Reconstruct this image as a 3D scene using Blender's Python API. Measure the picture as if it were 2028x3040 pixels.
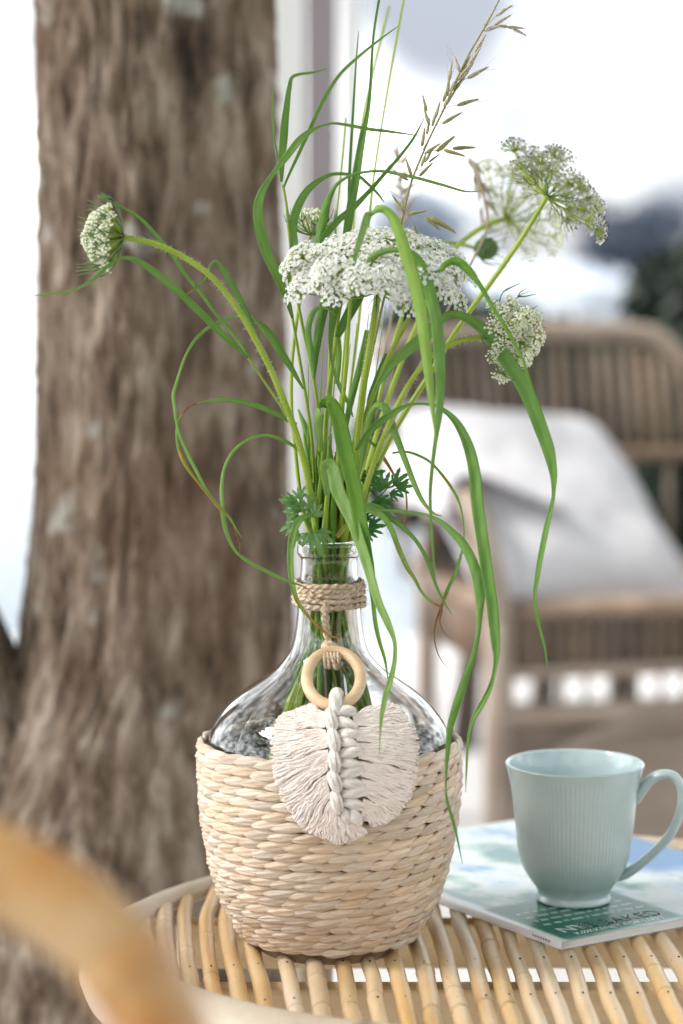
import bpy, math, random
from mathutils import Vector, Matrix, noise
R = math.radians
random.seed(7)
scene = bpy.context.scene
for o in list(bpy.data.objects):
    bpy.data.objects.remove(o)

# ------------------------------------------------------------------ camera
FPX, CX, CY, HORIZON = 7178.0, 1014.0, 1520.0, 830.0      # photo measured at 2028 x 3040, 85 mm lens
ZC = 0.93
PITCH = math.atan((CY - HORIZON) / FPX)
CAM = Vector((0, 0, ZC))
cam_d = bpy.data.cameras.new('camera'); cam = bpy.data.objects.new('camera', cam_d)
scene.collection.objects.link(cam)
cam.location = CAM; cam.rotation_euler = (R(90) - PITCH, 0, 0)
cam_d.sensor_fit = 'VERTICAL'; cam_d.sensor_height = 36; cam_d.sensor_width = 24; cam_d.lens = 85
cam_d.clip_start = 0.05; cam_d.clip_end = 3000
cam_d.dof.use_dof = True; cam_d.dof.focus_distance = 1.533; cam_d.dof.aperture_fstop = 4.0
scene.camera = cam

# ------------------------------------------------------------------ world, sun, exposure
SUN_EL, SUN_AZ = R(44), R(262)          # azimuth clockwise from +Y: behind and to the left of the camera
world = bpy.data.worlds.new('World'); scene.world = world; world.use_nodes = True
nt = world.node_tree; nt.nodes.clear()
wo = nt.nodes.new('ShaderNodeOutputWorld'); bg = nt.nodes.new('ShaderNodeBackground')
sky = nt.nodes.new('ShaderNodeTexSky'); sky.sky_type = 'NISHITA'; sky.sun_disc = False
sky.sun_elevation = SUN_EL; sky.sun_rotation = SUN_AZ; sky.air_density = 1.0; sky.dust_density = 1.0; sky.ozone_density = 1.0
hs = nt.nodes.new('ShaderNodeHueSaturation'); hs.inputs['Saturation'].default_value = 0.07; hs.inputs['Value'].default_value = 1.0
tc = nt.nodes.new('ShaderNodeTexCoord'); nz = nt.nodes.new('ShaderNodeTexNoise'); nz.inputs['Scale'].default_value = 10.0; nz.inputs['Detail'].default_value = 1
cr = nt.nodes.new('ShaderNodeValToRGB'); cr.color_ramp.elements[0].position = .36; cr.color_ramp.elements[0].color = (.20, .215, .245, 1); cr.color_ramp.elements[1].position = .68; cr.color_ramp.elements[1].color = (1.3, 1.3, 1.3, 1)
mu = nt.nodes.new('ShaderNodeMix'); mu.data_type = 'RGBA'; mu.blend_type = 'MULTIPLY'; mu.inputs['Factor'].default_value = 1
nt.links.new(tc.outputs['Generated'], nz.inputs['Vector']); nt.links.new(nz.outputs['Fac'], cr.inputs['Fac'])
nt.links.new(sky.outputs[0], hs.inputs['Color']); nt.links.new(hs.outputs[0], mu.inputs['A']); nt.links.new(cr.outputs[0], mu.inputs['B'])
nt.links.new(mu.outputs['Result'], bg.inputs['Color']); bg.inputs['Strength'].default_value = 0.15
nt.links.new(bg.outputs[0], wo.inputs[0])
sl = bpy.data.lights.new('sun', 'SUN'); sl.energy = 1.5; sl.angle = R(15); sl.color = (1, .93, .85)
sun = bpy.data.objects.new('sun', sl); scene.collection.objects.link(sun)
sdir = Vector((math.sin(SUN_AZ) * math.cos(SUN_EL), math.cos(SUN_AZ) * math.cos(SUN_EL), math.sin(SUN_EL)))
sun.rotation_euler = sdir.to_track_quat('Z', 'Y').to_euler()
vs = scene.view_settings; vs.view_transform = 'Standard'; vs.look = 'None'; vs.gamma = 1; vs.use_curve_mapping = False
vs.exposure = 1.95
cy = scene.cycles
cy.use_denoising = True; cy.max_bounces = 14; cy.transmission_bounces = 12; cy.transparent_max_bounces = 12; cy.diffuse_bounces = 4; cy.glossy_bounces = 6
cy.use_adaptive_sampling = True; cy.adaptive_threshold = 0.01

# ------------------------------------------------------------------ helpers
CT, ST = math.cos(PITCH), math.sin(PITCH)
FWD, UP, RIGHT = Vector((0, CT, -ST)), Vector((0, ST, CT)), Vector((1, 0, 0))
def ray(px, py): return FWD * FPX + RIGHT * (px - CX) + UP * (CY - py)
def at(px, py, Y):
    d = ray(px, py); return CAM + d * (Y / d.y)
def atz(px, py, z):
    d = ray(px, py); return CAM + d * ((z - ZC) / d.z)
def ppm(p): return FPX / ((p - CAM).dot(FWD))          # pixels per metre at a point
def col(c): return (c[0], c[1], c[2], 1)
def lerp(a, b, t): return a + (b - a) * t

class MB:
    def __init__(s): s.v, s.f, s.m, s.c, s.uv = [], [], [], [], []
    def vert(s, p, c=(0, 0, 0), uv=(0, 0)):
        s.v.append(tuple(p)); s.c.append(c); s.uv.append(uv); return len(s.v) - 1
    def face(s, idx, m=0): s.f.append(tuple(idx)); s.m.append(m)
    def tube(s, pts, rad, n=8, m=0, cols=None, cap=True, flat=1.0, flatdir=None, mod=None, close=False):
        """sweep a ring along pts; rad a number or list; flat squashes along flatdir"""
        N = len(pts); pts = [Vector(p) for p in pts]
        if not hasattr(rad, '__len__'): rad = [rad] * N
        ref = None; rings = []; L = 0
        for i in range(N):
            if close: t = pts[(i + 1) % N] - pts[i - 1]
            else: t = pts[min(i + 1, N - 1)] - pts[max(i - 1, 0)]
            if t.length < 1e-9: t = Vector((0, 0, 1))
            t.normalize()
            if flatdir is not None: a = Vector(flatdir) - t * t.dot(Vector(flatdir))
            elif ref is None:
                a = Vector((0, 0, 1)) if abs(t.z) < .9 else Vector((1, 0, 0)); a = a - t * t.dot(a)
            else: a = ref - t * t.dot(ref)
            if a.length < 1e-9: a = t.orthogonal()
            a.normalize(); ref = a; b = t.cross(a)
            if i: L += (pts[i] - pts[i - 1]).length
            ring = []
            for k in range(n):
                th = 2 * math.pi * k / n
                r = rad[i] * (mod(th, L) if mod else 1)
                c = cols[i] if cols else (0, 0, 0)
                ring.append(s.vert(pts[i] + a * (math.cos(th) * r * flat) + b * (math.sin(th) * r), c, (k / n, L)))
            rings.append(ring)
        for i in range(N if close else N - 1):
            A, B = rings[i], rings[(i + 1) % N]
            for k in range(n): s.face((A[k], A[(k + 1) % n], B[(k + 1) % n], B[k]), m)
        if cap and not close and n > 2:
            s.face(rings[0][::-1], m); s.face(rings[-1], m)
    def lathe(s, prof, n=64, m=0, mod=None, cap=False):
        rings = []
        for r, z in prof:
            ring = []
            for k in range(n):
                th = 2 * math.pi * k / n; rr = r * (mod(th, z, r) if mod else 1)
                ring.append(s.vert((rr * math.cos(th), rr * math.sin(th), z), (0, 0, 0), (k / n, z)))
            rings.append(ring)
        for A, B in zip(rings, rings[1:]):
            for k in range(n): s.face((A[k], A[(k + 1) % n], B[(k + 1) % n], B[k]), m)
        if cap: s.face(rings[0][::-1], m); s.face(rings[-1], m)
    def box(s, c, h, ax=None, m=0, bev=0.0):
        c = Vector(c); ax = ax or (Vector((1, 0, 0)), Vector((0, 1, 0)), Vector((0, 0, 1)))
        i = [s.vert(c + ax[0] * (h[0] * x) + ax[1] * (h[1] * y) + ax[2] * (h[2] * z)) for x in (-1, 1) for y in (-1, 1) for z in (-1, 1)]
        for q in ((0, 1, 3, 2), (4, 6, 7, 5), (0, 4, 5, 1), (2, 3, 7, 6), (0, 2, 6, 4), (1, 5, 7, 3)): s.face([i[k] for k in q], m)
    def ico(s, c, r, m=0, sq=None, cols=(0, 0, 0)):
        c = Vector(c); p = 1.618; q = 1 / math.sqrt(1 + p * p)
        V = [(-1, p, 0), (1, p, 0), (-1, -p, 0), (1, -p, 0), (0, -1, p), (0, 1, p), (0, -1, -p), (0, 1, -p), (p, 0, -1), (p, 0, 1), (-p, 0, -1), (-p, 0, 1)]
        F = [(0, 11, 5), (0, 5, 1), (0, 1, 7), (0, 7, 10), (0, 10, 11), (1, 5, 9), (5, 11, 4), (11, 10, 2), (10, 7, 6), (7, 1, 8), (3, 9, 4), (3, 4, 2), (3, 2, 6), (3, 6, 8), (3, 8, 9), (4, 9, 5), (2, 4, 11), (6, 2, 10), (8, 6, 7), (9, 8, 1)]
        b = [s.vert(c + Vector(v) * (q * r), cols) for v in V]
        for f in F: s.face([b[k] for k in f], m)
    def mesh(s, name, mats, smooth=True):
        me = bpy.data.meshes.new(name); me.from_pydata(s.v, [], s.f)
        for m in (mats if isinstance(mats, (list, tuple)) else [mats]): me.materials.append(m)
        if any(s.m): me.polygons.foreach_set('material_index', s.m)
        a = me.color_attributes.new('tint', 'FLOAT_COLOR', 'POINT')
        a.data.foreach_set('color', [x for c in s.c for x in (c[0], c[1], c[2], 1.0)])
        u = me.uv_layers.new(name='UVMap')
        vi = [0] * len(me.loops); me.loops.foreach_get('vertex_index', vi)
        u.data.foreach_set('uv', [x for i in vi for x in s.uv[i]])
        if smooth: me.polygons.foreach_set('use_smooth', [True] * len(me.polygons))
        me.update(); return me
    def build(s, name, mats, parent=None, smooth=True, mod=None):
        o = bpy.data.objects.new(name, s.mesh(name, mats, smooth)); scene.collection.objects.link(o)
        if parent is not None: put(o, parent)
        return o
def put(o, parent):                 # vertices are in world space unless the parent says otherwise
    o.parent = parent
    o.matrix_parent_inverse = parent.matrix_world.inverted()
def place(mesh, name, parent, mat):
    o = bpy.data.objects.new(name, mesh); scene.collection.objects.link(o)
    o.parent = parent; o.matrix_parent_inverse = parent.matrix_world.inverted(); o.matrix_basis = mat
    return o
def tag(o, label=None, cat=None, group=None, kind=None):
    if label: o['label'] = label
    if cat: o['category'] = cat
    if group: o['group'] = group
    if kind: o['kind'] = kind
    return o
def empty(name, loc, label, cat, group=None):
    o = bpy.data.objects.new(name, None); scene.collection.objects.link(o); o.location = loc
    o.matrix_world = Matrix.Translation(loc); o.empty_display_size = .02
    return tag(o, label, cat, group)
def stuff(o): o['kind'] = 'stuff'; return o
def crom(P, n):
    """Catmull-Rom through tuples, n samples per segment"""
    out = []; K = len(P)
    for i in range(K - 1):
        p0 = P[max(i - 1, 0)]; p1 = P[i]; p2 = P[i + 1]; p3 = P[min(i + 2, K - 1)]
        for k in range(n):
            t = k / n; t2 = t * t; t3 = t2 * t
            out.append(tuple(.5 * (2 * b + (c - a) * t + (2 * a - 5 * b + 4 * c - d) * t2 + (3 * b - a - 3 * c + d) * t3) for a, b, c, d in zip(p0, p1, p2, p3)))
    out.append(tuple(P[-1])); return out
def vnoise(p, s): return noise.noise(Vector(p) * s)

# ------------------------------------------------------------------ materials
def mat(name, base=(.5, .5, .5), rough=.5, **k):
    m = bpy.data.materials.new(name); m.use_nodes = True; n = m.node_tree
    b = n.nodes['Principled BSDF']; b.inputs['Base Color'].default_value = col(base); b.inputs['Roughness'].default_value = rough
    for a, v in k.items(): b.inputs[a.replace('_', ' ')].default_value = v
    return m, n, b
def nd(n, t, **k):
    x = n.nodes.new(t)
    for a, v in k.items():
        if a in x.inputs: x.inputs[a].default_value = v
        else: setattr(x, a, v)
    return x
def ramp(n, stops):
    r = n.nodes.new('ShaderNodeValToRGB'); e = r.color_ramp.elements
    while len(e) < len(stops): e.new(.5)
    for x, (p, c) in zip(e, stops): x.position = p; x.color = col(c)
    return r
def noisemat(name, stops, scale=8, stretch=(1, 1, 1), rough=.6, bump=.3, bscale=None, detail=5, dist=.002, coord='Object', objrand=0.0, bstretch=None, **k):
    m, n, b = mat(name, rough=rough, **k)
    tc = nd(n, 'ShaderNodeTexCoord'); mp = nd(n, 'ShaderNodeMapping'); mp.inputs['Scale'].default_value = stretch
    n.links.new(tc.outputs[coord], mp.inputs['Vector'])
    vec = mp.outputs[0]
    if objrand:
        oi = nd(n, 'ShaderNodeObjectInfo'); ad = nd(n, 'ShaderNodeVectorMath', operation='ADD'); ml = nd(n, 'ShaderNodeMath', operation='MULTIPLY'); ml.inputs[1].default_value = 37
        n.links.new(oi.outputs['Random'], ml.inputs[0]); n.links.new(vec, ad.inputs[0]); n.links.new(ml.outputs[0], ad.inputs[1]); vec = ad.outputs[0]
    nz = nd(n, 'ShaderNodeTexNoise', Scale=scale, Detail=detail, Roughness=.6); n.links.new(vec, nz.inputs['Vector'])
    rp = ramp(n, stops); n.links.new(nz.outputs['Fac'], rp.inputs['Fac']); out = rp.outputs[0]
    if objrand:
        h = nd(n, 'ShaderNodeHueSaturation'); mr = nd(n, 'ShaderNodeMapRange'); mr.inputs['To Min'].default_value = 1 - objrand; mr.inputs['To Max'].default_value = 1 + objrand
        n.links.new(oi.outputs['Random'], mr.inputs['Value']); n.links.new(mr.outputs[0], h.inputs['Value'])
        m2 = nd(n, 'ShaderNodeMath', operation='MULTIPLY'); m2.inputs[1].default_value = 7.31; fr = nd(n, 'ShaderNodeMath', operation='FRACT'); mr2 = nd(n, 'ShaderNodeMapRange')
        mr2.inputs['To Min'].default_value = .78; mr2.inputs['To Max'].default_value = 1.08
        n.links.new(oi.outputs['Random'], m2.inputs[0]); n.links.new(m2.outputs[0], fr.inputs[0]); n.links.new(fr.outputs[0], mr2.inputs['Value']); n.links.new(mr2.outputs[0], h.inputs['Saturation'])
        n.links.new(out, h.inputs['Color']); out = h.outputs[0]
    n.links.new(out, b.inputs['Base Color'])
    if bump:
        mp2 = nd(n, 'ShaderNodeMapping'); mp2.inputs['Scale'].default_value = bstretch or stretch; n.links.new(tc.outputs[coord], mp2.inputs['Vector'])
        nb = nd(n, 'ShaderNodeTexNoise', Scale=bscale or scale * 3, Detail=4); n.links.new(mp2.outputs[0], nb.inputs['Vector'])
        bp = nd(n, 'ShaderNodeBump', Strength=bump, Distance=dist); n.links.new(nb.outputs['Fac'], bp.inputs['Height']); n.links.new(bp.outputs[0], b.inputs['Normal'])
    return m, n, b, out
M = {}
def plymat(name, stops, k, m_, dark, rough=.95, dist=.0006, scale=120):
    """twisted cord: slanted plies drawn in colour and relief along the sweep's UVs (u round, v length in metres)"""
    m, n, b, out = noisemat(name, stops, scale=scale, rough=rough, bump=0)
    uv = nd(n, 'ShaderNodeUVMap'); sx = nd(n, 'ShaderNodeSeparateXYZ'); n.links.new(uv.outputs[0], sx.inputs[0])
    a = nd(n, 'ShaderNodeMath', operation='MULTIPLY'); a.inputs[1].default_value = k * 6.28318; c = nd(n, 'ShaderNodeMath', operation='MULTIPLY_ADD'); c.inputs[1].default_value = m_
    n.links.new(sx.outputs['X'], a.inputs[0]); n.links.new(sx.outputs['Y'], c.inputs[0]); n.links.new(a.outputs[0], c.inputs[2])
    nz = nd(n, 'ShaderNodeTexNoise', Scale=600, Detail=2); tc = nd(n, 'ShaderNodeTexCoord'); n.links.new(tc.outputs['Object'], nz.inputs['Vector'])
    j = nd(n, 'ShaderNodeMath', operation='MULTIPLY_ADD'); j.inputs[1].default_value = 2.2; n.links.new(nz.outputs['Fac'], j.inputs[0]); n.links.new(c.outputs[0], j.inputs[2])
    s = nd(n, 'ShaderNodeMath', operation='SINE'); n.links.new(j.outputs[0], s.inputs[0])
    mr = nd(n, 'ShaderNodeMapRange'); mr.inputs['From Min'].default_value = -1; mr.inputs['From Max'].default_value = .2; mr.inputs['To Min'].default_value = dark; n.links.new(s.outputs[0], mr.inputs['Value'])
    h = nd(n, 'ShaderNodeHueSaturation'); n.links.new(mr.outputs[0], h.inputs['Value']); n.links.new(out, h.inputs['Color']); n.links.new(h.outputs[0], b.inputs['Base Color'])
    bp = nd(n, 'ShaderNodeBump', Strength=.9, Distance=dist); n.links.new(s.outputs[0], bp.inputs['Height']); n.links.new(bp.outputs[0], b.inputs['Normal'])
    return m
def leafmat(name, stops, vein=.25, trans=.35, rough=.45):
    m, n, b = mat(name, rough=rough); b.inputs['Specular IOR Level'].default_value = .35
    at_ = nd(n, 'ShaderNodeAttribute', attribute_name='tint'); sp = nd(n, 'ShaderNodeSeparateColor'); n.links.new(at_.outputs['Color'], sp.inputs[0])
    tc = nd(n, 'ShaderNodeTexCoord'); nz = nd(n, 'ShaderNodeTexNoise', Scale=45, Detail=4); n.links.new(tc.outputs['Object'], nz.inputs['Vector'])
    ad = nd(n, 'ShaderNodeMath', operation='ADD'); ml = nd(n, 'ShaderNodeMath', operation='MULTIPLY'); ml.inputs[1].default_value = .45
    n.links.new(nz.outputs['Fac'], ml.inputs[0]); n.links.new(ml.outputs[0], ad.inputs[0]); n.links.new(sp.outputs['Green'], ad.inputs[1])
    rp = ramp(n, stops); n.links.new(ad.outputs[0], rp.inputs['Fac'])
    # parallel veins across the blade
    uv = nd(n, 'ShaderNodeUVMap'); sx = nd(n, 'ShaderNodeSeparateXYZ'); n.links.new(uv.outputs[0], sx.inputs[0])
    mm = nd(n, 'ShaderNodeMath', operation='MULTIPLY'); mm.inputs[1].default_value = 62; sn = nd(n, 'ShaderNodeMath', operation='SINE')
    n.links.new(sx.outputs['X'], mm.inputs[0]); n.links.new(mm.outputs[0], sn.inputs[0])
    mr = nd(n, 'ShaderNodeMapRange'); mr.inputs['From Min'].default_value = -1; mr.inputs['To Min'].default_value = 1 - vein; mr.inputs['To Max'].default_value = 1 + vein; n.links.new(sn.outputs[0], mr.inputs['Value'])
    h = nd(n, 'ShaderNodeHueSaturation'); n.links.new(rp.outputs[0], h.inputs['Color']); n.links.new(mr.outputs[0], h.inputs['Value'])
    # withered parts: yellow to brown by the tint's red
    nz2 = nd(n, 'ShaderNodeTexNoise', Scale=160, Detail=3); n.links.new(tc.outputs['Object'], nz2.inputs['Vector'])
    a2 = nd(n, 'ShaderNodeMath', operation='MULTIPLY_ADD'); a2.inputs[1].default_value = .5; a2.inputs[2].default_value = -.25; n.links.new(nz2.outputs['Fac'], a2.inputs[0])
    a3 = nd(n, 'ShaderNodeMath', operation='ADD'); n.links.new(a2.outputs[0], a3.inputs[0]); n.links.new(sp.outputs['Red'], a3.inputs[1])
    dry = ramp(n, [(.3, (.20, .24, .03)), (.55, (.45, .27, .04)), (.85, (.24, .10, .03)), (1, (.30, .17, .08))]); n.links.new(a3.outputs[0], dry.inputs['Fac'])
    nz3 = nd(n, 'ShaderNodeTexNoise', Scale=230, Detail=2); n.links.new(tc.outputs['Object'], nz3.inputs['Vector']); fr_ = nd(n, 'ShaderNodeMapRange'); fr_.inputs['From Min'].default_value = .66; fr_.inputs['From Max'].default_value = .74; fr_.inputs['To Max'].default_value = .38 if vein else 0; n.links.new(nz3.outputs['Fac'], fr_.inputs['Value'])
    a4 = nd(n, 'ShaderNodeMath', operation='ADD'); n.links.new(a3.outputs[0], a4.inputs[0]); n.links.new(fr_.outputs[0], a4.inputs[1]); a3 = a4
    fm = nd(n, 'ShaderNodeMapRange'); fm.inputs['From Min'].default_value = .12; fm.inputs['From Max'].default_value = .5; n.links.new(a3.outputs[0], fm.inputs['Value'])
    mx = nd(n, 'ShaderNodeMix', data_type='RGBA'); n.links.new(fm.outputs[0], mx.inputs['Factor']); n.links.new(h.outputs[0], mx.inputs['A']); n.links.new(dry.outputs[0], mx.inputs['B'])
    n.links.new(mx.outputs['Result'], b.inputs['Base Color'])
    bp = nd(n, 'ShaderNodeBump', Strength=.25, Distance=.0004); n.links.new(sn.outputs[0], bp.inputs['Height']); n.links.new(bp.outputs[0], b.inputs['Normal'])
    tr = nd(n, 'ShaderNodeBsdfTranslucent'); n.links.new(mx.outputs['Result'], tr.inputs['Color']); ms = nd(n, 'ShaderNodeMixShader'); ms.inputs[0].default_value = trans
    n.links.new(b.outputs[0], ms.inputs[1]); n.links.new(tr.outputs[0], ms.inputs[2]); n.links.new(ms.outputs[0], n.nodes['Material Output'].inputs[0])
    return m
M['leaf'] = leafmat('grass_leaf', [(0, (.055, .17, .018)), (.35, (.105, .27, .026)), (.7, (.19, .375, .045)), (1, (.29, .45, .09))], vein=.2, trans=.42)
M['leafpale'] = leafmat('grass_leaf_underside', [(0, (.09, .215, .045)), (.35, (.135, .29, .055)), (.7, (.21, .38, .08)), (1, (.30, .45, .14))], vein=.1)
M['stem'] = leafmat('green_stem', [(0, (.12, .22, .018)), (.4, (.21, .33, .022)), (.8, (.32, .42, .045)), (1, (.38, .45, .10))], vein=.12, trans=.12)
M['herb'] = leafmat('carrot_leaf', [(0, (.03, .14, .025)), (.5, (.06, .20, .04)), (1, (.14, .27, .08))], vein=0, trans=.3)
M['bract'] = leafmat('bract_green', [(0, (.06, .13, .04)), (.6, (.12, .22, .07)), (1, (.2, .3, .1))], vein=0, trans=.2)
M['petal'] = leafmat('white_petal', [(0, (.80, .81, .77)), (.5, (.87, .87, .85)), (1, (.90, .90, .89))], vein=0, trans=.42)
M['cream'] = leafmat('cream_bud', [(0, (.48, .56, .27)), (.4, (.68, .72, .48)), (1, (.83, .84, .70))], vein=0, trans=.25)
M['pinkish'] = leafmat('pinkish_petal', [(0, (.58, .56, .54)), (.5, (.70, .68, .665)), (1, (.80, .785, .78))], vein=0, trans=.3)
M['hair'] = leafmat('pale_hair', [(0, (.6, .66, .5)), (1, (.8, .82, .72))], vein=0, trans=.4)
M['husk'] = leafmat('oat_husk', [(0, (.17, .20, .045)), (.4, (.30, .29, .11)), (.75, (.42, .37, .24)), (1, (.55, .49, .40))], vein=.35, trans=.25)
M['dry'] = leafmat('dry_grass', [(0, (.16, .13, .09)), (.5, (.30, .24, .17)), (1, (.42, .36, .28))], vein=.1, trans=.2)
M['seed'] = mat('dark_anther', (.035, .03, .035), .7)[0]
# ------------------------------------------------------------------ setting: terrace, lake, far shore
M['terrace'] = noisemat('pale_paving', [(.3, (.56, .54, .53)), (.7, (.66, .65, .64))], scale=2.5, rough=.55, bump=.1)[0]
m_, n_, b_ = mat('lake_water', (.15, .20, .225), .10); b_.inputs['IOR'].default_value = 1.33; b_.inputs['Specular IOR Level'].default_value = .22
tc_ = nd(n_, 'ShaderNodeTexCoord'); mp_ = nd(n_, 'ShaderNodeMapping'); mp_.inputs['Scale'].default_value = (.7, 2.2, 1); n_.links.new(tc_.outputs['Object'], mp_.inputs['Vector'])
wv = nd(n_, 'ShaderNodeTexNoise', Scale=1.6, Detail=5); n_.links.new(mp_.outputs[0], wv.inputs['Vector'])
bp_ = nd(n_, 'ShaderNodeBump', Strength=.25, Distance=.03); n_.links.new(wv.outputs['Fac'], bp_.inputs['Height']); n_.links.new(bp_.outputs[0], b_.inputs['Normal']); M['lake'] = m_
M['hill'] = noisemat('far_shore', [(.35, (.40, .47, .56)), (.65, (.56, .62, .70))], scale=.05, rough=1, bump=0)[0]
b = MB(); b.box((0, 1.8, -.15), (12, 4.45, .15)); tag(b.build('terrace', M['terrace'], smooth=False), kind='structure')
b = MB()
for x, y in ((-900, -40), (900, -40), (900, 1500), (-900, 1500)): b.vert((x, y, -.55))
b.face((0, 1, 2, 3)); tag(b.build('lake', M['lake'], smooth=False), kind='structure')
# low shore across the water: a strip of rolling ground with real depth
b = MB(); NX, NY = 90, 8
for j in range(NY + 1):
    for i in range(NX + 1):
        x = lerp(-420, 420, i / NX); v = j / NY; y = lerp(330, 520, v)
        h = max(0, (3.2 + 3.0 * vnoise((x, 0, 3), .011) + 1.2 * vnoise((x, y, 9), .05)) * math.sin(math.pi * min(1, v * .9 + .02))) * (1.0 if x > -60 else .45)
        b.vert((x, y, -.6 + h))
for j in range(NY):
    for i in range(NX):
        a = j * (NX + 1) + i; b.face((a, a + 1, a + NX + 2, a + NX + 1))
tag(b.build('far_shore', M['hill']), kind='structure')

M['slope'] = noisemat('unseen_dark_slope', [(.35, (.02, .035, .015)), (.65, (.06, .09, .035))], scale=.9, rough=.9, bump=0)[0]  # unseen slope added behind the camera to darken reflections in the glass
b = MB(); NX, NY = 60, 10
for j in range(NY + 1):
    for i in range(NX + 1):
        x = lerp(-40, 40, i / NX); v = j / NY; y = lerp(-7, -30, v)
        b.vert((x, y, -.6 + (1 if j else 0) * max(0, (3.2 + 1.6 * vnoise((x, y, 5), .22) + 1.0 * vnoise((x, y, 8), .7)) * (.55 + 1.6 * v))))
for j in range(NY):
    for i in range(NX):
        a = j * (NX + 1) + i; b.face((a, a + NX + 1, a + NX + 2, a + 1))
tag(b.build('added_dark_slope', M['slope']), kind='structure')

# ------------------------------------------------------------------ trees: far clump and shrub by the terrace edge
M['darkleaf'] = noisemat('dark_foliage', [(.3, (.010, .022, .014)), (.7, (.03, .055, .028))], scale=6, rough=.6, bump=0)[0]
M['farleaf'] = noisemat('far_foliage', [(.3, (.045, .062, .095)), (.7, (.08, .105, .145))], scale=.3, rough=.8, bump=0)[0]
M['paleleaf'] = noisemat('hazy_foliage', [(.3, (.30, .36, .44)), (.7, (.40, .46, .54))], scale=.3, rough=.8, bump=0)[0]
M['twig'] = mat('twig_bark', (.07, .05, .04), .9)[0]
def foliage(name, parent, c, rad, n, ls, m, seed):
    rnd = random.Random(seed); b = MB(); blobs = [(Vector((rnd.uniform(-1, 1), rnd.uniform(-1, 1), rnd.uniform(-1, 1))), rnd.uniform(.35, .6)) for _ in range(14)]
    for _ in range(n):
        q, r = rnd.choice(blobs); d = Vector((rnd.gauss(0, 1), rnd.gauss(0, 1), rnd.gauss(0, 1))).normalized() * (r * rnd.random() ** .3)
        p = q * .62 + d; p = Vector((p.x * rad[0], p.y * rad[1], p.z * rad[2])) + Vector(c)
        u = Vector((rnd.gauss(0, 1), rnd.gauss(0, 1), rnd.gauss(0, 1))).normalized(); w = u.orthogonal().normalized() * ls * .45; u = u * ls
        i = [b.vert(p - u), b.vert(p + w), b.vert(p + u), b.vert(p - w)]; b.face(i)
    return stuff(b.build(name, m, parent, smooth=False))
def shrub(px, Y, zt, rx, label, seed, n=5000, cat='shrub', name='evergreen_shrub', ls=.035):
    g = at(px, 2000, Y); t = empty(name, (g.x, Y, 0), label, cat)
    foliage('crown', t, (g.x, Y, zt * .76), (rx * 1.1, rx * .8, zt * .30), n, ls, M['darkleaf'], seed)
    b = MB(); b.tube([(g.x, Y, -.02), (g.x + .02, Y, zt * .3), (g.x, Y, zt * .7)], [.03, .022, .01], 8); b.build('trunk', M['twig'], t)
shrub(2200, 5.3, .94, .34, 'dark evergreen shrub rising above the wicker chair at the right edge', 3, 9000)
shrub(1375, 4.75, .86, .17, 'dark low shrub behind the left end of the wicker chair back', 5, 4500)
shrub(1600, 4.85, .80, .19, 'dark low shrub behind the middle of the wicker chair back', 6, 4500)
shrub(1830, 4.80, .80, .19, 'dark low shrub behind the right part of the wicker chair back', 8, 4500)
for px, zt, s, lab in ((1880, 12.0, 14, 'blurred dark tree clump on the far shore above the wicker chair'), (1240, 12.5, 11, 'faint low tree clump on the far shore behind the oat grass')):
    p = at(px, 800, 325); t = empty('far_tree', (p.x, 325, 0), lab, 'tree')
    foliage('crown', t, (p.x, 325, zt * .55), (s * .62, s * .6, zt * .5), 1500, 1.0, M['farleaf' if px > 1500 else 'paleleaf'], int(px))
    b = MB(); b.tube([(p.x, 325, -.6), (p.x, 325, zt * .6)], [.5, .2], 8); b.build('trunk', M['twig'], t)

# ------------------------------------------------------------------ white veranda posts
M['white'] = noisemat('white_paint', [(.3, (.76, .76, .77)), (.7, (.82, .82, .83))], scale=3, stretch=(4, 4, .3), rough=.5, bump=.05)[0]
def post(name, px, Y, side, rot, label, h=3.2, m='white'):
    p = at(px, 1500, Y); t = empty(name, (p.x, Y, 0), label, 'post')
    ax = (Vector((math.cos(rot), math.sin(rot), 0)), Vector((-math.sin(rot), math.cos(rot), 0)), Vector((0, 0, 1)))
    o = ax[0] * (side / 2) + ax[1] * (side / 2)
    b = MB(); b.box(Vector((p.x, Y, h / 2)) + o, (side / 2, side / 2, h / 2), ax); b.build('shaft', M[m], t, smooth=False)
    b = MB(); b.box(Vector((p.x, Y, .07)) + o, (side / 2 + .012, side / 2 + .012, .07), ax); b.build('plinth', M[m], t, smooth=False)
post('veranda_post', 905, 3.3, .10, R(91), 'thick white square post right behind the tree trunk')
M['mauve'] = noisemat('mauve_shaded_face', [(.3, (.235, .205, .222)), (.7, (.275, .245, .26))], scale=3, stretch=(4, 4, .3), rough=.6, bump=.05)[0]  # shade on the white post's side, put into a separate post's colour
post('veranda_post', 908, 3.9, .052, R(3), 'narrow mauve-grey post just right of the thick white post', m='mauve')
post('veranda_post', 1012, 5.2, .045, R(4), 'thin pale post right of the mauve-grey post')

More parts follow.
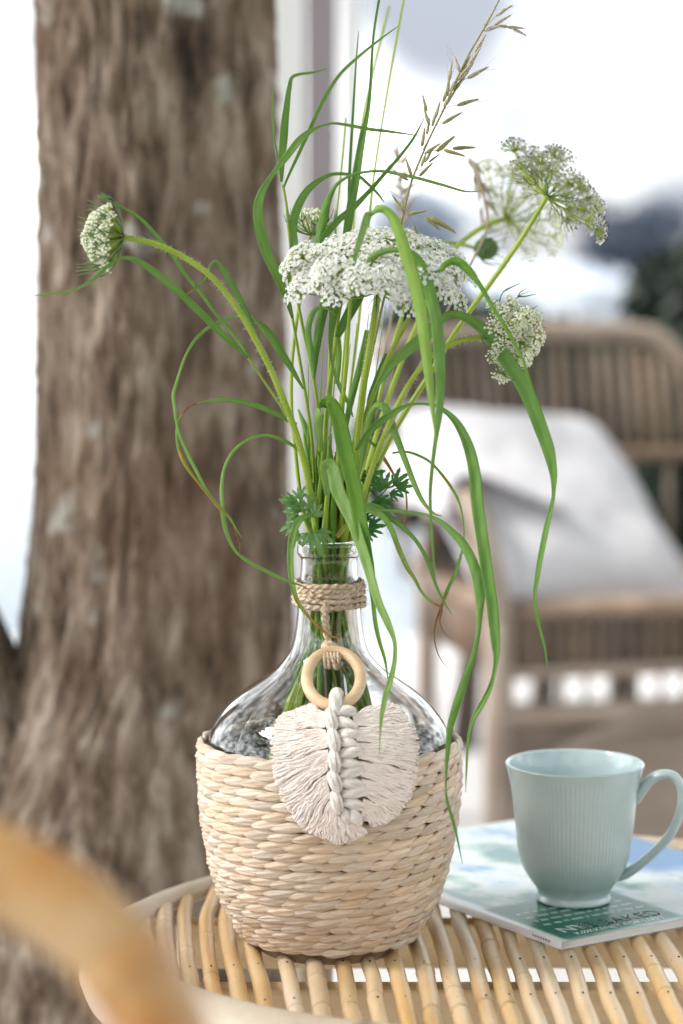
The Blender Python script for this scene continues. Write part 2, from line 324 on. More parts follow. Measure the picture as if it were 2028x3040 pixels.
# ------------------------------------------------------------------ tree trunk
m_, n_, b_, out_ = noisemat('bark', [(.32, (.028, .018, .011)), (.43, (.115, .076, .050)), (.53, (.205, .150, .108)), (.66, (.37, .30, .24))], scale=11, stretch=(3.6, 3.6, 1.15), rough=.9, bump=1.0, bscale=22, dist=.016, detail=9)
lz = nd(n_, 'ShaderNodeTexNoise', Scale=16, Detail=2); tcb = nd(n_, 'ShaderNodeTexCoord'); n_.links.new(tcb.outputs['Object'], lz.inputs['Vector'])
lr = ramp(n_, [(.64, (0, 0, 0)), (.71, (.85, .85, .85))]); n_.links.new(lz.outputs['Fac'], lr.inputs['Fac'])
lm = nd(n_, 'ShaderNodeMix', data_type='RGBA'); n_.links.new(lr.outputs[0], lm.inputs['Factor']); n_.links.new(out_, lm.inputs['A']); lm.inputs['B'].default_value = (.40, .39, .34, 1)
rz = nd(n_, 'ShaderNodeTexNoise', Scale=5, Detail=2); n_.links.new(tcb.outputs['Object'], rz.inputs['Vector'])
rr = ramp(n_, [(.54, (0, 0, 0)), (.74, (.55, .55, .55))]); n_.links.new(rz.outputs['Fac'], rr.inputs['Fac'])
rm = nd(n_, 'ShaderNodeMix', data_type='RGBA'); n_.links.new(rr.outputs[0], rm.inputs['Factor']); n_.links.new(lm.outputs['Result'], rm.inputs['A']); rm.inputs['B'].default_value = (.17, .092, .050, 1)
n_.links.new(rm.outputs['Result'], b_.inputs['Base Color']); M['bark'] = m_
TY = 2.25; ADDED_CROWN_N = 4200
tree = empty('tree', (-.17, TY, 0), 'grey-brown tree trunk with rough ridged bark behind the bottle', 'tree')
EDGE = [(-4200, 150, 770), (-1500, 130, 790), (0, 105, 806), (600, 116, 818), (1000, 110, 842), (1500, 98, 852), (1750, 72, 860), (2000, 38, 866), (2200, -60, 880), (2500, -240, 905), (3000, -420, 960), (3600, -560, 1050), (3790, -600, 1100)]
def edge(py):
    for a, c in zip(EDGE, EDGE[1:]):
        if py <= c[0]:
            t = max(0, (py - a[0]) / (c[0] - a[0])); return lerp(a[1], c[1], t), lerp(a[2], c[2], t)
    return EDGE[-1][1:]
def bark(p, th, z):
    q = Vector((math.cos(th) * 2.2, math.sin(th) * 2.2, z * 3.2)) + Vector((0, 0, 0))
    w = Vector((vnoise(q, 2), vnoise(q + Vector((9, 0, 0)), 2), 0)) * .22
    r1 = 1 - abs(noise.noise((q + w) * Vector((1, 1, 1)).x * 4.2)) * 2
    r2 = 1 - abs(noise.noise((q + w) * 10)) * 2
    r3 = noise.noise(q * 26)
    return .0060 * r1 + (.0024 * r2 + .0012 * r3) * (.6 + .8 * noise.noise(q * 1.3)) + .0006 * noise.noise(q * 55)
b = MB(); NV, NT = 520, 300
for j in range(NV + 1):
    py = lerp(3800, -2400, j / NV); l, r = edge(py); pl, pr = at(l, py, TY), at(r, py, TY); c = (pl + pr) / 2; rad = (pr - pl).length / 2 - .0050
    z = max(-.02, c.z)
    for i in range(NT):
        th = 2 * math.pi * i / NT; rr_ = rad * (1 + .035 * math.sin(3 * th + z * 2) + .02 * math.sin(5 * th - z * 3)) + bark(None, th, z)
        b.vert((c.x + rr_ * math.cos(th), TY + rr_ * math.sin(th) * .95, z))
for j in range(NV):
    for i in range(NT):
        a = j * NT; k = (i + 1) % NT; b.face((a + i, a + k, a + NT + k, a + NT + i))
b.build('trunk', M['bark'], tree)
# leaning side stem that leaves the base on the left
pts = crom([tuple(at(x, y, TY - .02)) + (r,) for x, y, r in ((120, 3150, .15), (60, 2750, .12), (-20, 2430, .095), (-95, 2180, .075), (-190, 1900, .06), (-340, 1500, .055), (-560, 900, .05))], 14)
b = MB(); b.tube([p[:3] for p in pts], [p[3] for p in pts], 60, mod=lambda th, L: 1 + .09 * (1 - 2 * abs(noise.noise(Vector((math.cos(th) * 2.5, math.sin(th) * 2.5, L * 9))))) + .05 * noise.noise(Vector((math.cos(th) * 7, math.sin(th) * 7, L * 24))))
b.build('side_stem', M['bark'], tree)

# crown added out of view to hold back sky light; leaves spread over the terrace
M['addedcrown'] = leafmat('added_crown_leaf', [(0, (.035, .10, .02)), (.5, (.06, .15, .03)), (1, (.10, .20, .05))], vein=0, trans=.2)
rnd = random.Random(77); b = MB(); clumps = []
for i in range(150):
    a, q = rnd.uniform(0, 6.28), math.sqrt(rnd.random()); clumps.append(Vector((-.2 + 4.6 * q * math.cos(a), 1.6 + 4.2 * q * math.sin(a), rnd.uniform(2.7, 4.6) - .5 * q)))
for i in range(ADDED_CROWN_N):
    p = rnd.choice(clumps) + Vector((rnd.gauss(0, .34), rnd.gauss(0, .34), rnd.gauss(0, .22))); u = Vector((rnd.gauss(0, 1), rnd.gauss(0, 1), rnd.gauss(0, .5))).normalized(); w = u.cross(Vector((rnd.gauss(0, .5), rnd.gauss(0, .5), 1))).normalized(); L = rnd.uniform(.09, .15)
    i4 = [b.vert(p - u * L, (0, rnd.random(), 0)), b.vert(p + w * L * .55, (0, rnd.random(), 0)), b.vert(p + u * L, (0, rnd.random(), 0)), b.vert(p - w * L * .55, (0, rnd.random(), 0))]; b.face(i4)
stuff(b.build('crown', M['addedcrown'], tree, smooth=False))
for i in range(9):
    a = i * .7; q = Vector((-.2 + 2.6 * math.cos(a), 1.6 + 2.4 * math.sin(a), 3.5)); b = MB(); b.tube(crom([(-.2, TY, 2.2), tuple(lerp(Vector((-.2, TY, 2.5)), q, .4)), tuple(q)], 6), [.06 - .05 * k / 12 for k in range(13)], 8); b.build('limb', M['bark'], tree)

# ------------------------------------------------------------------ wicker armchair behind, with cushion and throw
M['wicker'] = noisemat('weathered_wicker', [(.3, (.13, .087, .058)), (.7, (.31, .225, .163))], scale=14, stretch=(1, 1, .4), rough=.65, bump=.2, objrand=.28)[0]
M['wickerpale'] = noisemat('pale_wicker', [(.3, (.24, .182, .143)), (.7, (.37, .30, .25))], scale=10, rough=.65, bump=.2)[0]
M['linen'] = noisemat('white_linen', [(.3, (.57, .56, .595)), (.7, (.64, .63, .665))], scale=20, rough=.9, bump=.25, bscale=300, dist=.001)[0]
A0, B0 = Vector((.237, 3.62, 0)), Vector((.124, 4.12, 0))
ey = (B0 - A0).normalized(); ex = Vector((ey.y, -ey.x, 0))
def ch(u, v, z): return A0 + ex * u + ey * v + Vector((0, 0, z * .957))
CW, CD = .56, .50
chair = empty('wicker_armchair', ch(CW / 2, CD / 2, 0), 'grey-brown wicker armchair with slatted curved back behind the mug', 'armchair')
for u, v, h, r in ((0, 0, .47, .021), (CW, 0, .47, .021), (0.02, CD, .50, .018), (CW - .02, CD, .50, .018)):
    b = MB(); b.tube([ch(u + (.03 if u < .2 else -.03) * (0 if v < .2 else 1) * 0, v, -.0), ch(u, v, h / 2), ch(u, v, h)], [r, r * 1.05, r], 14); b.build('leg', M['wickerpale'], chair)
b = MB(); b.tube([ch(0, 0, .452), ch(CW, 0, .452), ch(CW, CD, .452), ch(0, CD, .452), ch(0, 0, .452)], .016, 10); b.build('seat_frame', M['wicker'], chair)
b = MB(); b.box(ch(CW / 2, CD / 2, .438), (CW / 2, CD / 2, .008), (ex, ey, Vector((0, 0, 1)))); b.build('seat', M['wicker'], chair, smooth=False)
NS = 24
b = MB(); b.box(ch(CW / 2, CD / 2, .392), (CW / 2 - .022, CD / 2 - .022, .042), (ex, ey, Vector((0, 0, 1)))); b.build('seat_base', M['wicker'], chair, smooth=False)
sm = MB(); sm.tube([(0, 0, -.05), (0, 0, 0), (0, 0, .05)], [.0066, .0070, .0066], 8); smesh = sm.mesh('apron_slat', M['wicker'])
for k in range(NS):
    place(smesh, 'apron_slat', chair, Matrix.Translation(ch((k + .5) * CW / NS, -.004, .402)))
for side in (0, 1):
    for k in range(14): place(smesh, 'apron_slat', chair, Matrix.Translation(ch(CW * side, (k + .7) * CD / 15, .402)))
lp = MB(); lp.tube([(0, 0, -.035), (0, 0, .035)], .0045, 8); lmesh = lp.mesh('spindle', M['wickerpale'])
for k in range(14): place(lmesh, 'spindle', chair, Matrix.Translation(ch((k + .5) * CW / 14, -.002, .327)))
for z, r in ((.352, .011), (.285, .017)):
    b = MB(); b.tube([ch(0, -.003, z), ch(CW, -.003, z)], r, 10); b.build('front_rail', M['wickerpale'], chair)
b = MB(); b.box(ch(CW / 2, .035, .135), (CW / 2 - .022, .006, .135), (ex, ey, Vector((0, 0, 1)))); b.build('skirt_panel', M['wickerpale'], chair, smooth=False)
b = MB(); b.tube([p[:3] for p in crom([tuple(ch(.02, -.004, .10)), tuple(ch(.07, -.004, .2)), tuple(ch(.17, -.004, .253)), tuple(ch(CW / 2, -.004, .266)), tuple(ch(CW - .17, -.004, .253)), tuple(ch(CW - .07, -.004, .2)), tuple(ch(CW - .02, -.004, .10))], 6)], .013, 10); b.build('arch_brace', M['wickerpale'], chair)
def backcurve(t):       # t 0..1 left side round the back to the right side, plan view
    u = lerp(-.06, CW + .005, t); e = abs(2 * t - 1)
    return u, CD - .015 + .055 * (1 - e ** 2)
def backtop(t): return .862 + .016 * math.sin(math.pi * t) - .13 * max(0, t - .80) ** 1.5 * 12 - .3 * max(0, .07 - t)
tops = []; 
for k in range(41):
    t = k / 40; u, v = backcurve(t); tops.append(ch(u, v + .05, backtop(t)))
b = MB(); b.tube(tops, .019, 12); b.build('top_rail', M['wickerpale'], chair)
b = MB(); b.tube([ch(*backcurve(k / 20), .655) for k in range(21)], .012, 8); b.build('back_rail', M['wicker'], chair)
for k in range(25):
    t = (k + .5) / 25; u, v = backcurve(t); z0 = .655
    b = MB(); b.tube([ch(u, v, z0), ch(u, v + .022, lerp(z0, backtop(t), .5)), ch(u, v + .05, backtop(t))], .0066, 8); b.build('back_slat', M['wicker'], chair)
for k in range(9):
    t = (k + .5) / 9; u, v = backcurve(t); b = MB(); b.tube([ch(u, v - .02, .45), ch(u, v, .655)], .007, 8); b.build('back_spindle', M['wicker'], chair)
for side in (0, 1):
    s = -1 if side == 0 else 1; u0 = 0 if side == 0 else CW
    P = [ch(u0, -.005, .44), ch(u0 + s * .012, .01, .53), ch(u0 + s * .02, .06, .60), ch(u0 + s * .022, .14, .628), ch(u0 + s * .02, .28, .635), ch(u0 + s * .01, .42, .66), ch(u0, CD, .70)]
    b = MB(); b.tube([p[:3] for p in crom([tuple(p) for p in P], 6)], .019, 12); b.build('arm', M['wickerpale'], chair)
    b = MB(); b.tube([p[:3] for p in crom([tuple(ch(u0, .06, .45)), tuple(ch(u0 + s * .012, .11, .54)), tuple(ch(u0 + s * .02, .20, .59)), tuple(ch(u0 + s * .01, .34, .58)), tuple(ch(u0, .44, .46))], 6)], .011, 8); b.build('arm_brace', M['wicker'], chair)
def pillow(name, c, ax, w, h, d, mats, label, cat, seed=1):
    b = MB(); n = 26; c = Vector(c); idx = {}
    for side in (1, -1):
        for j in range(n + 1):
            for i in range(n + 1):
                x, y = 2 * i / n - 1, 2 * j / n - 1
                e = max(0, (1 - x ** 4) * (1 - y ** 4)) ** .55
                if e == 0 and side == -1: continue
                wob = .06 * vnoise((x, y, seed), 2.1) + .03 * vnoise((x, y, seed + 4), 6)
                px_, py_ = x * (1 - .07 * (1 - y * y)), y * (1 - .07 * (1 - x * x))
                idx[side, i, j] = b.vert(c + ax[0] * (px_ * w / 2) + ax[1] * (py_ * h / 2) + ax[2] * (side * e * (d / 2) * (1 + wob * 2) + wob * .02))
    for side in (1, -1):
        g = lambda i, j: idx.get((side, i, j), idx[1, i, j])
        for j in range(n):
            for i in range(n):
                q = (g(i, j), g(i + 1, j), g(i + 1, j + 1), g(i, j + 1)); b.face(q if side == 1 else q[::-1])
    return tag(b.build(name, mats), label, cat)
pa0, pa1 = Vector((.33, .20, -.04)).normalized(), Vector((-.157, .32, .292)).normalized()
pillow('cushion', at(1625, 1525, 3.90), (pa0, pa1, pa0.cross(pa1)), .43, .48, .15, M['linen'], 'large white cushion leaning aslant on the wicker chair seat', 'cushion')
# white throw over the chair's left arm
b = MB(); NA, NB = 30, 26
for i in range(NA + 1):
    s = i / NA
    for j in range(NB + 1):
        v = lerp(.10, .50, j / NB); L = s * .33
        zt = .664 + .05 * max(0, j / NB - .5)
        if L < .20: u, z = .15 - L * .75 + 0, lerp(.60, zt, L / .20)
        elif L < .26: u, z = lerp(0, -.05, (L - .2) / .06), zt - .004 * (L - .2) / .06
        else: u, z = -.05 - .02 * math.sin((L - .26) * 6), zt - .004 - (L - .26)
        wv_ = .012 * math.sin(v * 46 + 3 * vnoise((v, L, 0), 8)) * (1 if L > .2 else .3) * min(1, max(0, L - .1) * 5)
        b.vert(ch(u - wv_ - .004, v, z))
for i in range(NA):
    for j in range(NB):
        a = i * (NB + 1) + j; b.face((a, a + 1, a + NB + 2, a + NB + 1))
o = b.build('throw_blanket', M['linen']); tag(o, 'white throw draped over the left arm of the wicker armchair', 'blanket')
sd = o.modifiers.new('thickness', 'SOLIDIFY'); sd.thickness = .006

# ------------------------------------------------------------------ orange rattan chair arm close to the lens
M['amber'] = noisemat('amber_rattan', [(.36, (.36, .13, .025)), (.5, (.43, .235, .085)), (.64, (.47, .305, .15))], scale=34, stretch=(1, 1, 1), rough=.35, bump=.1)[0]
NYY = .74
near = empty('rattan_armchair', at(520, 3200, NYY) * 1 - Vector((0, 0, at(520, 3200, NYY).z)), 'blurred amber rattan chair arm close to the lens at lower left', 'armchair')
P = [(-900, 2480), (-500, 2475), (-200, 2520), (0, 2590), (150, 2670), (290, 2775), (390, 2890), (460, 3010), (510, 3150), (545, 3320), (560, 3600)]
w = [tuple(at(x, y, NYY - .00002 * (x - 300))) for x, y in P]; w += [(w[-1][0] + .004, w[-1][1], .25), (w[-1][0] + .006, w[-1][1], .0)]
b = MB(); c3 = crom(w, 8); b.tube(c3, [.0148 * (1 + (.06 if i % 23 in (0, 1) else 0)) for i in range(len(c3))], 20); b.build('arm_rail', M['amber'], near)
b = MB(); q0, q1 = Vector(w[0]), Vector(w[0]); b.tube([q0 + Vector((-.02, 0, 0)), q0 + Vector((-.06, .01, -.1)), Vector((q0.x - .08, q0.y + .02, 0))], .0155, 16); b.build('rear_leg', M['amber'], near)
b = MB(); b.tube([Vector((w[-1][0], w[-1][1], .3)), Vector((q0.x - .07, q0.y + .015, .32))], .012, 12); b.build('side_rail', M['amber'], near)
# ------------------------------------------------------------------ round rattan table
def canemat(name, stops, rough=.38):
    m, n, b, out = noisemat(name, stops, scale=22, stretch=(1, .25, 1), rough=rough, bump=.15, bscale=150, bstretch=(3, .15, 3), dist=.0008, objrand=.10, detail=6)
    a = nd(n, 'ShaderNodeAttribute', attribute_name='tint'); s = nd(n, 'ShaderNodeSeparateColor'); n.links.new(a.outputs['Color'], s.inputs[0])
    x = nd(n, 'ShaderNodeMix', data_type='RGBA'); n.links.new(s.outputs['Red'], x.inputs['Factor']); n.links.new(out, x.inputs['A']); x.inputs['B'].default_value = (.16, .10, .065, 1)
    # small weathering specks
    tc = nd(n, 'ShaderNodeTexCoord'); mp = nd(n, 'ShaderNodeMapping'); mp.inputs['Scale'].default_value = (5, .9, 5); n.links.new(tc.outputs['Object'], mp.inputs['Vector'])
    nz = nd(n, 'ShaderNodeTexNoise', Scale=130, Detail=3); n.links.new(mp.outputs[0], nz.inputs['Vector']); rp = ramp(n, [(.66, (0, 0, 0)), (.74, (.7, .7, .7))]); n.links.new(nz.outputs['Fac'], rp.inputs['Fac'])
    y = nd(n, 'ShaderNodeMix', data_type='RGBA'); n.links.new(rp.outputs[0], y.inputs['Factor']); n.links.new(x.outputs['Result'], y.inputs['A']); y.inputs['B'].default_value = (.24, .15, .09, 1)
    n.links.new(y.outputs['Result'], b.inputs['Base Color']); return m
M['cane'] = canemat('honey_cane', [(.25, (.34, .18, .065)), (.42, (.47, .30, .135)), (.56, (.55, .39, .215)), (.72, (.56, .45, .33))])
M['rim'] = canemat('pale_rim', [(.3, (.37, .285, .195)), (.5, (.47, .38, .28)), (.7, (.53, .45, .36))], .5)
M['plank'] = noisemat('plank_wood', [(.3, (.40, .27, .14)), (.5, (.56, .42, .25)), (.7, (.62, .50, .33))], scale=9, stretch=(.35, 4, 6), rough=.6, bump=.3, bscale=60, dist=.0006)[0]
M['nail'] = mat('nail', (.03, .028, .028), .5, Metallic=.6)[0]
ZT = .5
table = empty('rattan_table', (.12, 1.6, 0), 'round honey-coloured rattan cane table under the bottle and mug', 'table')
RIM = [(-.103, 1.688, .0075), (-.140, 1.612, .0095), (-.152, 1.535, .016), (-.134, 1.463, .0235), (-.097, 1.400, .0235), (-.03, 1.345, .023), (.06, 1.312, .023), (.15, 1.310, .023), (.24, 1.332, .022), (.33, 1.400, .020), (.375, 1.50, .017), (.392, 1.60, .013), (.37, 1.70, .010), (.30, 1.785, .0085), (.20, 1.83, .008), (.08, 1.825, .0075), (-.02, 1.775, .0075)]
def rimpt(t):
    N = len(RIM); i = int(t) % N; f = t - int(t); p = [RIM[(i + k - 1) % N] for k in range(4)]; t2, t3 = f * f, f ** 3
    return tuple(.5 * (2 * b + (c - a) * f + (2 * a - 5 * b + 4 * c - d) * t2 + (3 * b - a - 3 * c + d) * t3) for a, b, c, d in zip(*p))
rs = [rimpt(k * len(RIM) / 204) for k in range(204)]
NODE = {66: 1, 120: 1, 30: 1, 170: 1}
rp_, rr_, rc_ = [], [], []
for k, (x, y, r) in enumerate(rs):
    d = 1
    rp_.append((x, y, ZT - .003 - max(0, r - .012) * .55)); rr_.append(r * (1.035 if k in NODE else 1)); rc_.append((.8 if k in NODE else 0, 0, 0))
b = MB(); b.tube(rp_, rr_, 24, cols=rc_, close=True); b.build('rim', M['rim'], table)
lowring = [(x * .9 + .012, y * .9 + .16, .30) for x, y, r in rs[::4]]
b = MB(); b.tube(lowring, .011, 12, close=True); b.build('lower_ring', M['rim'], table)
for x, y in ((-.07, 1.50), (.30, 1.52), (.30, 1.70), (-.02, 1.70)):
    b = MB(); b.tube([(x + (x - .12) * .15, y + (y - 1.6) * .15, 0), (x, y, .25), (x, y, .478)], [.014, .0145, .0135], 14); b.build('leg', M['rim'], table)
# cross planks just under the canes
for y0, z0, hz, hy, x0, x1 in ((1.478, .478, .0125, .009, -.128, .345), (1.655, .468, .016, .010, -.115, .37)):
    b = MB(); b.box(((x0 + x1) / 2, y0, z0), ((x1 - x0) / 2, hy, hz)); o = b.build('cross_plank', M['plank'], table, smooth=False)
    bv = o.modifiers.new('bevel', 'BEVEL'); bv.width = .002; bv.segments = 2
# canes, traced along the table top: back end, nail row, second nail row
CN = [(425, 450, 462), (488, 505, 522), (548, 562, 580), (612, 626, 646), (672, 697, 722), (735, 766, 789), (815, 853, 867 + 8), (893, 937, 953), (975, 1021, 1040), (1052, 1100, 1119), (1128, 1175, 1203), (1215, 1260, 1280), (1290, 1332, 1360), (1360, 1410, 1440), (1425, 1474, 1508), (1490, 1541, 1578), (1555, 1614, 1652), (1630, 1697, 1732), (1700, 1772, 1812), (1772, 1850, 1895), (1842, 1932, 1985), (1915, 2014, 2070), (1995, 2100, 2160), (2075, 2190, 2255), (2160, 2285, 2350)]
NZ = [2898, 2896, 2894, 2892, 2890, 2886, 2880, 2877, 2876, 2877, 2876, 2880, 2878, 2872, 2869, 2869, 2866, 2864, 2864, 2864, 2862, 2864, 2862, 2860, 2860]
def inside(x, y):
    c = False; N = len(rs)
    for i in range(N):
        x1, y1, x2, y2 = rs[i][0], rs[i][1], rs[i - 1][0], rs[i - 1][1]
        if (y1 > y) != (y2 > y) and x < (x2 - x1) * (y - y1) / (y2 - y1) + x1: c = not c
    return c
rnd = random.Random(11)
for k, (xa, xb, xc) in enumerate(CN):
    zc_ = ZT - .0052; rad = rnd.uniform(.0050, .0060)
    p1, p2 = atz(xb, NZ[k], zc_), atz(xc, NZ[k] + 108, zc_); p0 = atz(xa, NZ[k] - 150, zc_)
    d0 = (p0 - p1); dback = d0.normalized(); dfr = (p2 - p1).normalized()
    line = []
    bend = rnd.uniform(-.004, .004)
    far = p0 + (Vector((0, 1, 0)) * .8 + dback * .2).normalized() * .30
    path = [p1 + dfr * .2, p2 + (p2 - p1) * .3, p2, p1, p0, lerp(p0, far, .35) + Vector((bend, 0, 0)), lerp(p0, far, .7), far]
    sm_ = crom([tuple(p) for p in path], 16)
    seg = [Vector(p) for p in sm_ if inside(p[0], p[1])]
    if len(seg) < 5: continue
    # one growth joint here and there along each cane
    nodes = sorted(rnd.sample(range(4, len(seg) - 3), 2)) if len(seg) > 14 else []
    rads, cols = [], []
    P2, RR, CC = [], [], []
    for i, p in enumerate(seg):
        wob = Vector((vnoise((k * 3.1, p.y * 22, 0), 1) * .0011, 0, vnoise((k * 5.1, p.y * 18, 4), 1) * .0005))
        if i in nodes:
            t = (seg[i + 1] - seg[i - 1]).normalized()
            for off, rf, cc in ((-.0022, 1.0, 0), (-.0008, 1.07, .15), (0, 1.10, .75), (.0006, 1.02, .55), (.002, 1.0, 0)):
                P2.append(p + wob + t * off); RR.append(rad * rf); CC.append((cc, 0, 0))
        else: P2.append(p + wob); RR.append(rad); CC.append((0, 0, 0))
    b = MB(); b.tube(P2, RR, 12, cols=CC); o = b.build('cane', M['cane'], table)
    for q in (p1, p2):
        if inside(q.x, q.y):
            t = dfr; s_ = Vector((t.y, -t.x, 0))
            nb = MB(); nb.box((q.x + rnd.uniform(-.0006, .0006), q.y, ZT - .0001), (.0006, .0006, .0006), (s_, t, Vector((0, 0, 1)))); nb.build('nail', M['nail'], o, smooth=False)

# ------------------------------------------------------------------ bottle: clear glass with woven sleeve
BX, BY = -.008, 1.555
def zat(py, Y=BY): return at(977, py, Y).z
def half(hw, py, Y=BY): return hw / ppm(at(977, py, Y))
m_, n_, b_ = mat('clear_glass', (.965, .985, .975), 0.0); b_.inputs['Transmission Weight'].default_value = 1; b_.inputs['IOR'].default_value = 1.46
M['glass'] = m_
m_, n_, b_ = mat('dark_green_glass', (.10, .20, .15), .05); b_.inputs['Transmission Weight'].default_value = .8; M['baseglass'] = m_
OUT = [(84, 1606), (90, 1608), (94, 1614), (95, 1628), (95, 1640), (90, 1650), (84, 1658), (84, 1680), (87, 1720), (92, 1770), (95, 1820), (99, 1860), (106, 1900), (118, 1935), (139, 1965), (172, 1995), (212, 2022), (256, 2052), (297, 2088), (330, 2128), (352, 2170), (362, 2215), (365, 2280), (360, 2400), (345, 2520), (315, 2640), (275, 2720), (225, 2775)]
prof = [(half(h, y), zat(y)) for h, y in OUT]
prof = [(p[0], p[1]) for p in crom([(r, z) for r, z in prof], 4)] + [(.034, .5065), (.030, .503)]
inner = []
for i, (r, z) in enumerate(prof):
    a, c = prof[max(i - 1, 0)], prof[min(i + 1, len(prof) - 1)]; tx, tz = c[0] - a[0], c[1] - a[1]; L = math.hypot(tx, tz) or 1
    nx, nz_ = tz / L, -tx / L        # pointing inwards for a downward profile
    th = .0021
    inner.append((max(.002, r + nx * th), z + nz_ * th))
prof = [(.0001, .5035)][:0] + prof
zl = prof[0][1]
bottle = empty('wicker_bottle', (BX, BY, .5), 'clear glass demijohn in a woven straw sleeve in the middle of the table', 'bottle')
b = MB(); full = [(.0003, .5025)] + [(r, z) for r, z in reversed(prof)] + [(prof[0][0] - .0012, zl + .0006)] + [(min(r, prof[0][0] - .0021) if z > zl - .002 else r, z) for r, z in inner] + [(.0003, inner[-1][1] + .001)]
b.lathe(full, 96); gl = b.build('glass_body', M['glass']); gl.location = (BX, BY, 0); gl.parent = bottle; gl.matrix_parent_inverse = bottle.matrix_world.inverted()
# mould seam: a fine raised line down the left shoulder
b = MB(); th = R(222); pts = [(BX + (r + .00005) * math.cos(th), BY + (r + .00005) * math.sin(th), z) for r, z in prof if .60 < z < .742]; b.tube(pts, .00042, 6); b.build('mould_seam', M['glass'], bottle)
b = MB(); b.lathe([(.001, .5012), (.042, .5006), (.0455, .5012), (.046, .5026), (.043, .5034)], 48); o = b.build('base_ring', M['baseglass']); o.location = (BX, BY, 0); o.parent = bottle; o.matrix_parent_inverse = bottle.matrix_world.inverted()

SL = [(388, 2196), (390, 2240), (389, 2300), (382, 2400), (370, 2480), (352, 2570), (325, 2650), (285, 2725), (254, 2778), (228, 2806)]
SP = [(half(h, y), zat(y)) for h, y in SL]; SP = [(SP[0][0] - .001, SP[0][1] + .0005)] + SP
def sleeve_r(z):
    for (r1, z1), (r2, z2) in zip(SP, SP[1:]):
        if z <= z1 and z >= z2: t = (z1 - z) / max(1e-9, z1 - z2); return lerp(r1, r2, t)
    return SP[0][0] if z > SP[0][1] else SP[-1][0]
m_, n_, b_, out_ = noisemat('straw', [(.3, (.46, .325, .215)), (.5, (.60, .46, .335)), (.7, (.68, .555, .43))], scale=60, stretch=(.5, 6, 6), rough=.42, bump=.55, bscale=190, bstretch=(.35, 5, 5), dist=.0009, objrand=.14)
M['straw'] = m_
M['strawcore'] = mat('straw_core', (.20, .13, .07), .9)[0]
b = MB(); b.lathe([(r - .0042, z) for r, z in crom(SP, 3) if z < SP[0][1] - .0055] + [(.040, .5025)], 72); core = b.build('woven_sleeve', M['strawcore']); core.location = (BX, BY, 0); core.parent = bottle; core.matrix_parent_inverse = bottle.matrix_world.inverted()
# strand meshes: lens-shaped twisted straw, long axis x, thickness y(out = -y in local), height z
def strand(seed, Lh, Hh, Dh, rad):
    r_ = random.Random(seed); b = MB(); nu, nv = 14, 12; a = r_.uniform(.15, .24); bulge = r_.uniform(.9, 1.1)
    rows = []
    for i in range(nu + 1):
        u = 2 * i / nu - 1; prof_ = max(.0, 1 - abs(u) ** 1.9) ** .9; prof_ = max(prof_, .05)
        row = []
        for k in range(nv * 2):
            ph = math.pi * k / nv
            hh = math.cos(ph) * Hh * prof_ * (1 + .06 * math.sin(u * 5 + seed))
            dd = math.sin(ph) * Dh * prof_ ** .8 * bulge
            crease = .00034 * math.sin(ph * 6 + u * 2 + seed) + .00026 * math.sin(ph * 11 - u * 3 + seed * 2)
            x = u * Lh; out = dd + crease * prof_ * (1 if dd > 0 else 0)
            z = hh + a * Hh * 1.7 * math.sin(u * 1.35) * 1.0
            # twist: the left end dives under, the right end rides over its neighbour
            out += -.0013 * u * 1.1 - .0016 * max(0, abs(u) - .55) ** 1.2 * 2
            out -= x * x / (2 * rad)
            row.append(b.vert((x, -out, z), (0, r_.random(), 0)))
        rows.append(row)
    n2 = nv * 2
    for A, B in zip(rows, rows[1:]):
        for k in range(n2): b.face((A[k], A[(k + 1) % n2], B[(k + 1) % n2], B[k]))
    b.face(rows[0]); b.face(rows[-1][::-1])
    return b
zt_, zb_ = SP[0][1] + .0005, .5036
ROWS = 21; PITCHX = .0168
vars_ = {}
cand = []; rnd = random.Random(5)
arc = [0]; zs = [zt_ + (zb_ - zt_) * i / 400 for i in range(401)]
for a, c in zip(zs, zs[1:]): arc.append(arc[-1] + math.hypot(c - a, sleeve_r(c) - sleeve_r(a)))
for r in range(ROWS):
    s = arc[-1] * (r + .5) / ROWS; i = min(range(401), key=lambda q: abs(arc[q] - s)); z = zs[i]; rad = sleeve_r(z) - .0012
    slope = (sleeve_r(min(zs[0], z + .004)) - sleeve_r(max(zs[-1], z - .004))) / .008     # dr/dz
    n = max(12, round(2 * math.pi * rad / (PITCHX * (1 if r < 17 else .9)))); off = (r % 2) * .5 + r * .13 + rnd.uniform(-.1, .1)
    for k in range(n):
        th = 2 * math.pi * (k + off + rnd.uniform(-.07, .07)) / n - math.pi / 2
        ph = ((th + math.pi / 2 + math.pi) % (2 * math.pi)) - math.pi     # 0 = facing the camera
        cand.append((abs(ph), r, th, z + rnd.uniform(-.0005, .0005), rad, slope, 2 * math.pi * rad / n))
cand.sort()
rowh = arc[-1] / ROWS
def strand_matrix(c):
    _, r, th, z, rad, slope, pit = c
    n_out = Vector((math.cos(th), math.sin(th), -slope)).normalized(); tx = Vector((-math.sin(th), math.cos(th), 0)); up = n_out.cross(tx) * 1
    if up.z < 0: up = -up
    roll = rnd.uniform(-.03, .06)
    # local x -> tangent (to the right as seen from outside), local -y -> outwards, local z -> up
    tx2 = tx * math.cos(roll) + up * math.sin(roll); up2 = up * math.cos(roll) - tx * math.sin(roll)
    mt = Matrix((tx2, -n_out, up2)).transposed().to_4x4(); sc = Matrix.Diagonal((pit / PITCHX * rnd.uniform(.95, 1.12), rnd.uniform(.85, 1.15), rnd.uniform(.92, 1.08), 1))
    return Matrix.Translation(Vector((BX, BY, 0)) + Vector((math.cos(th), math.sin(th), 0)) * rad + Vector((0, 0, z))) @ mt @ sc
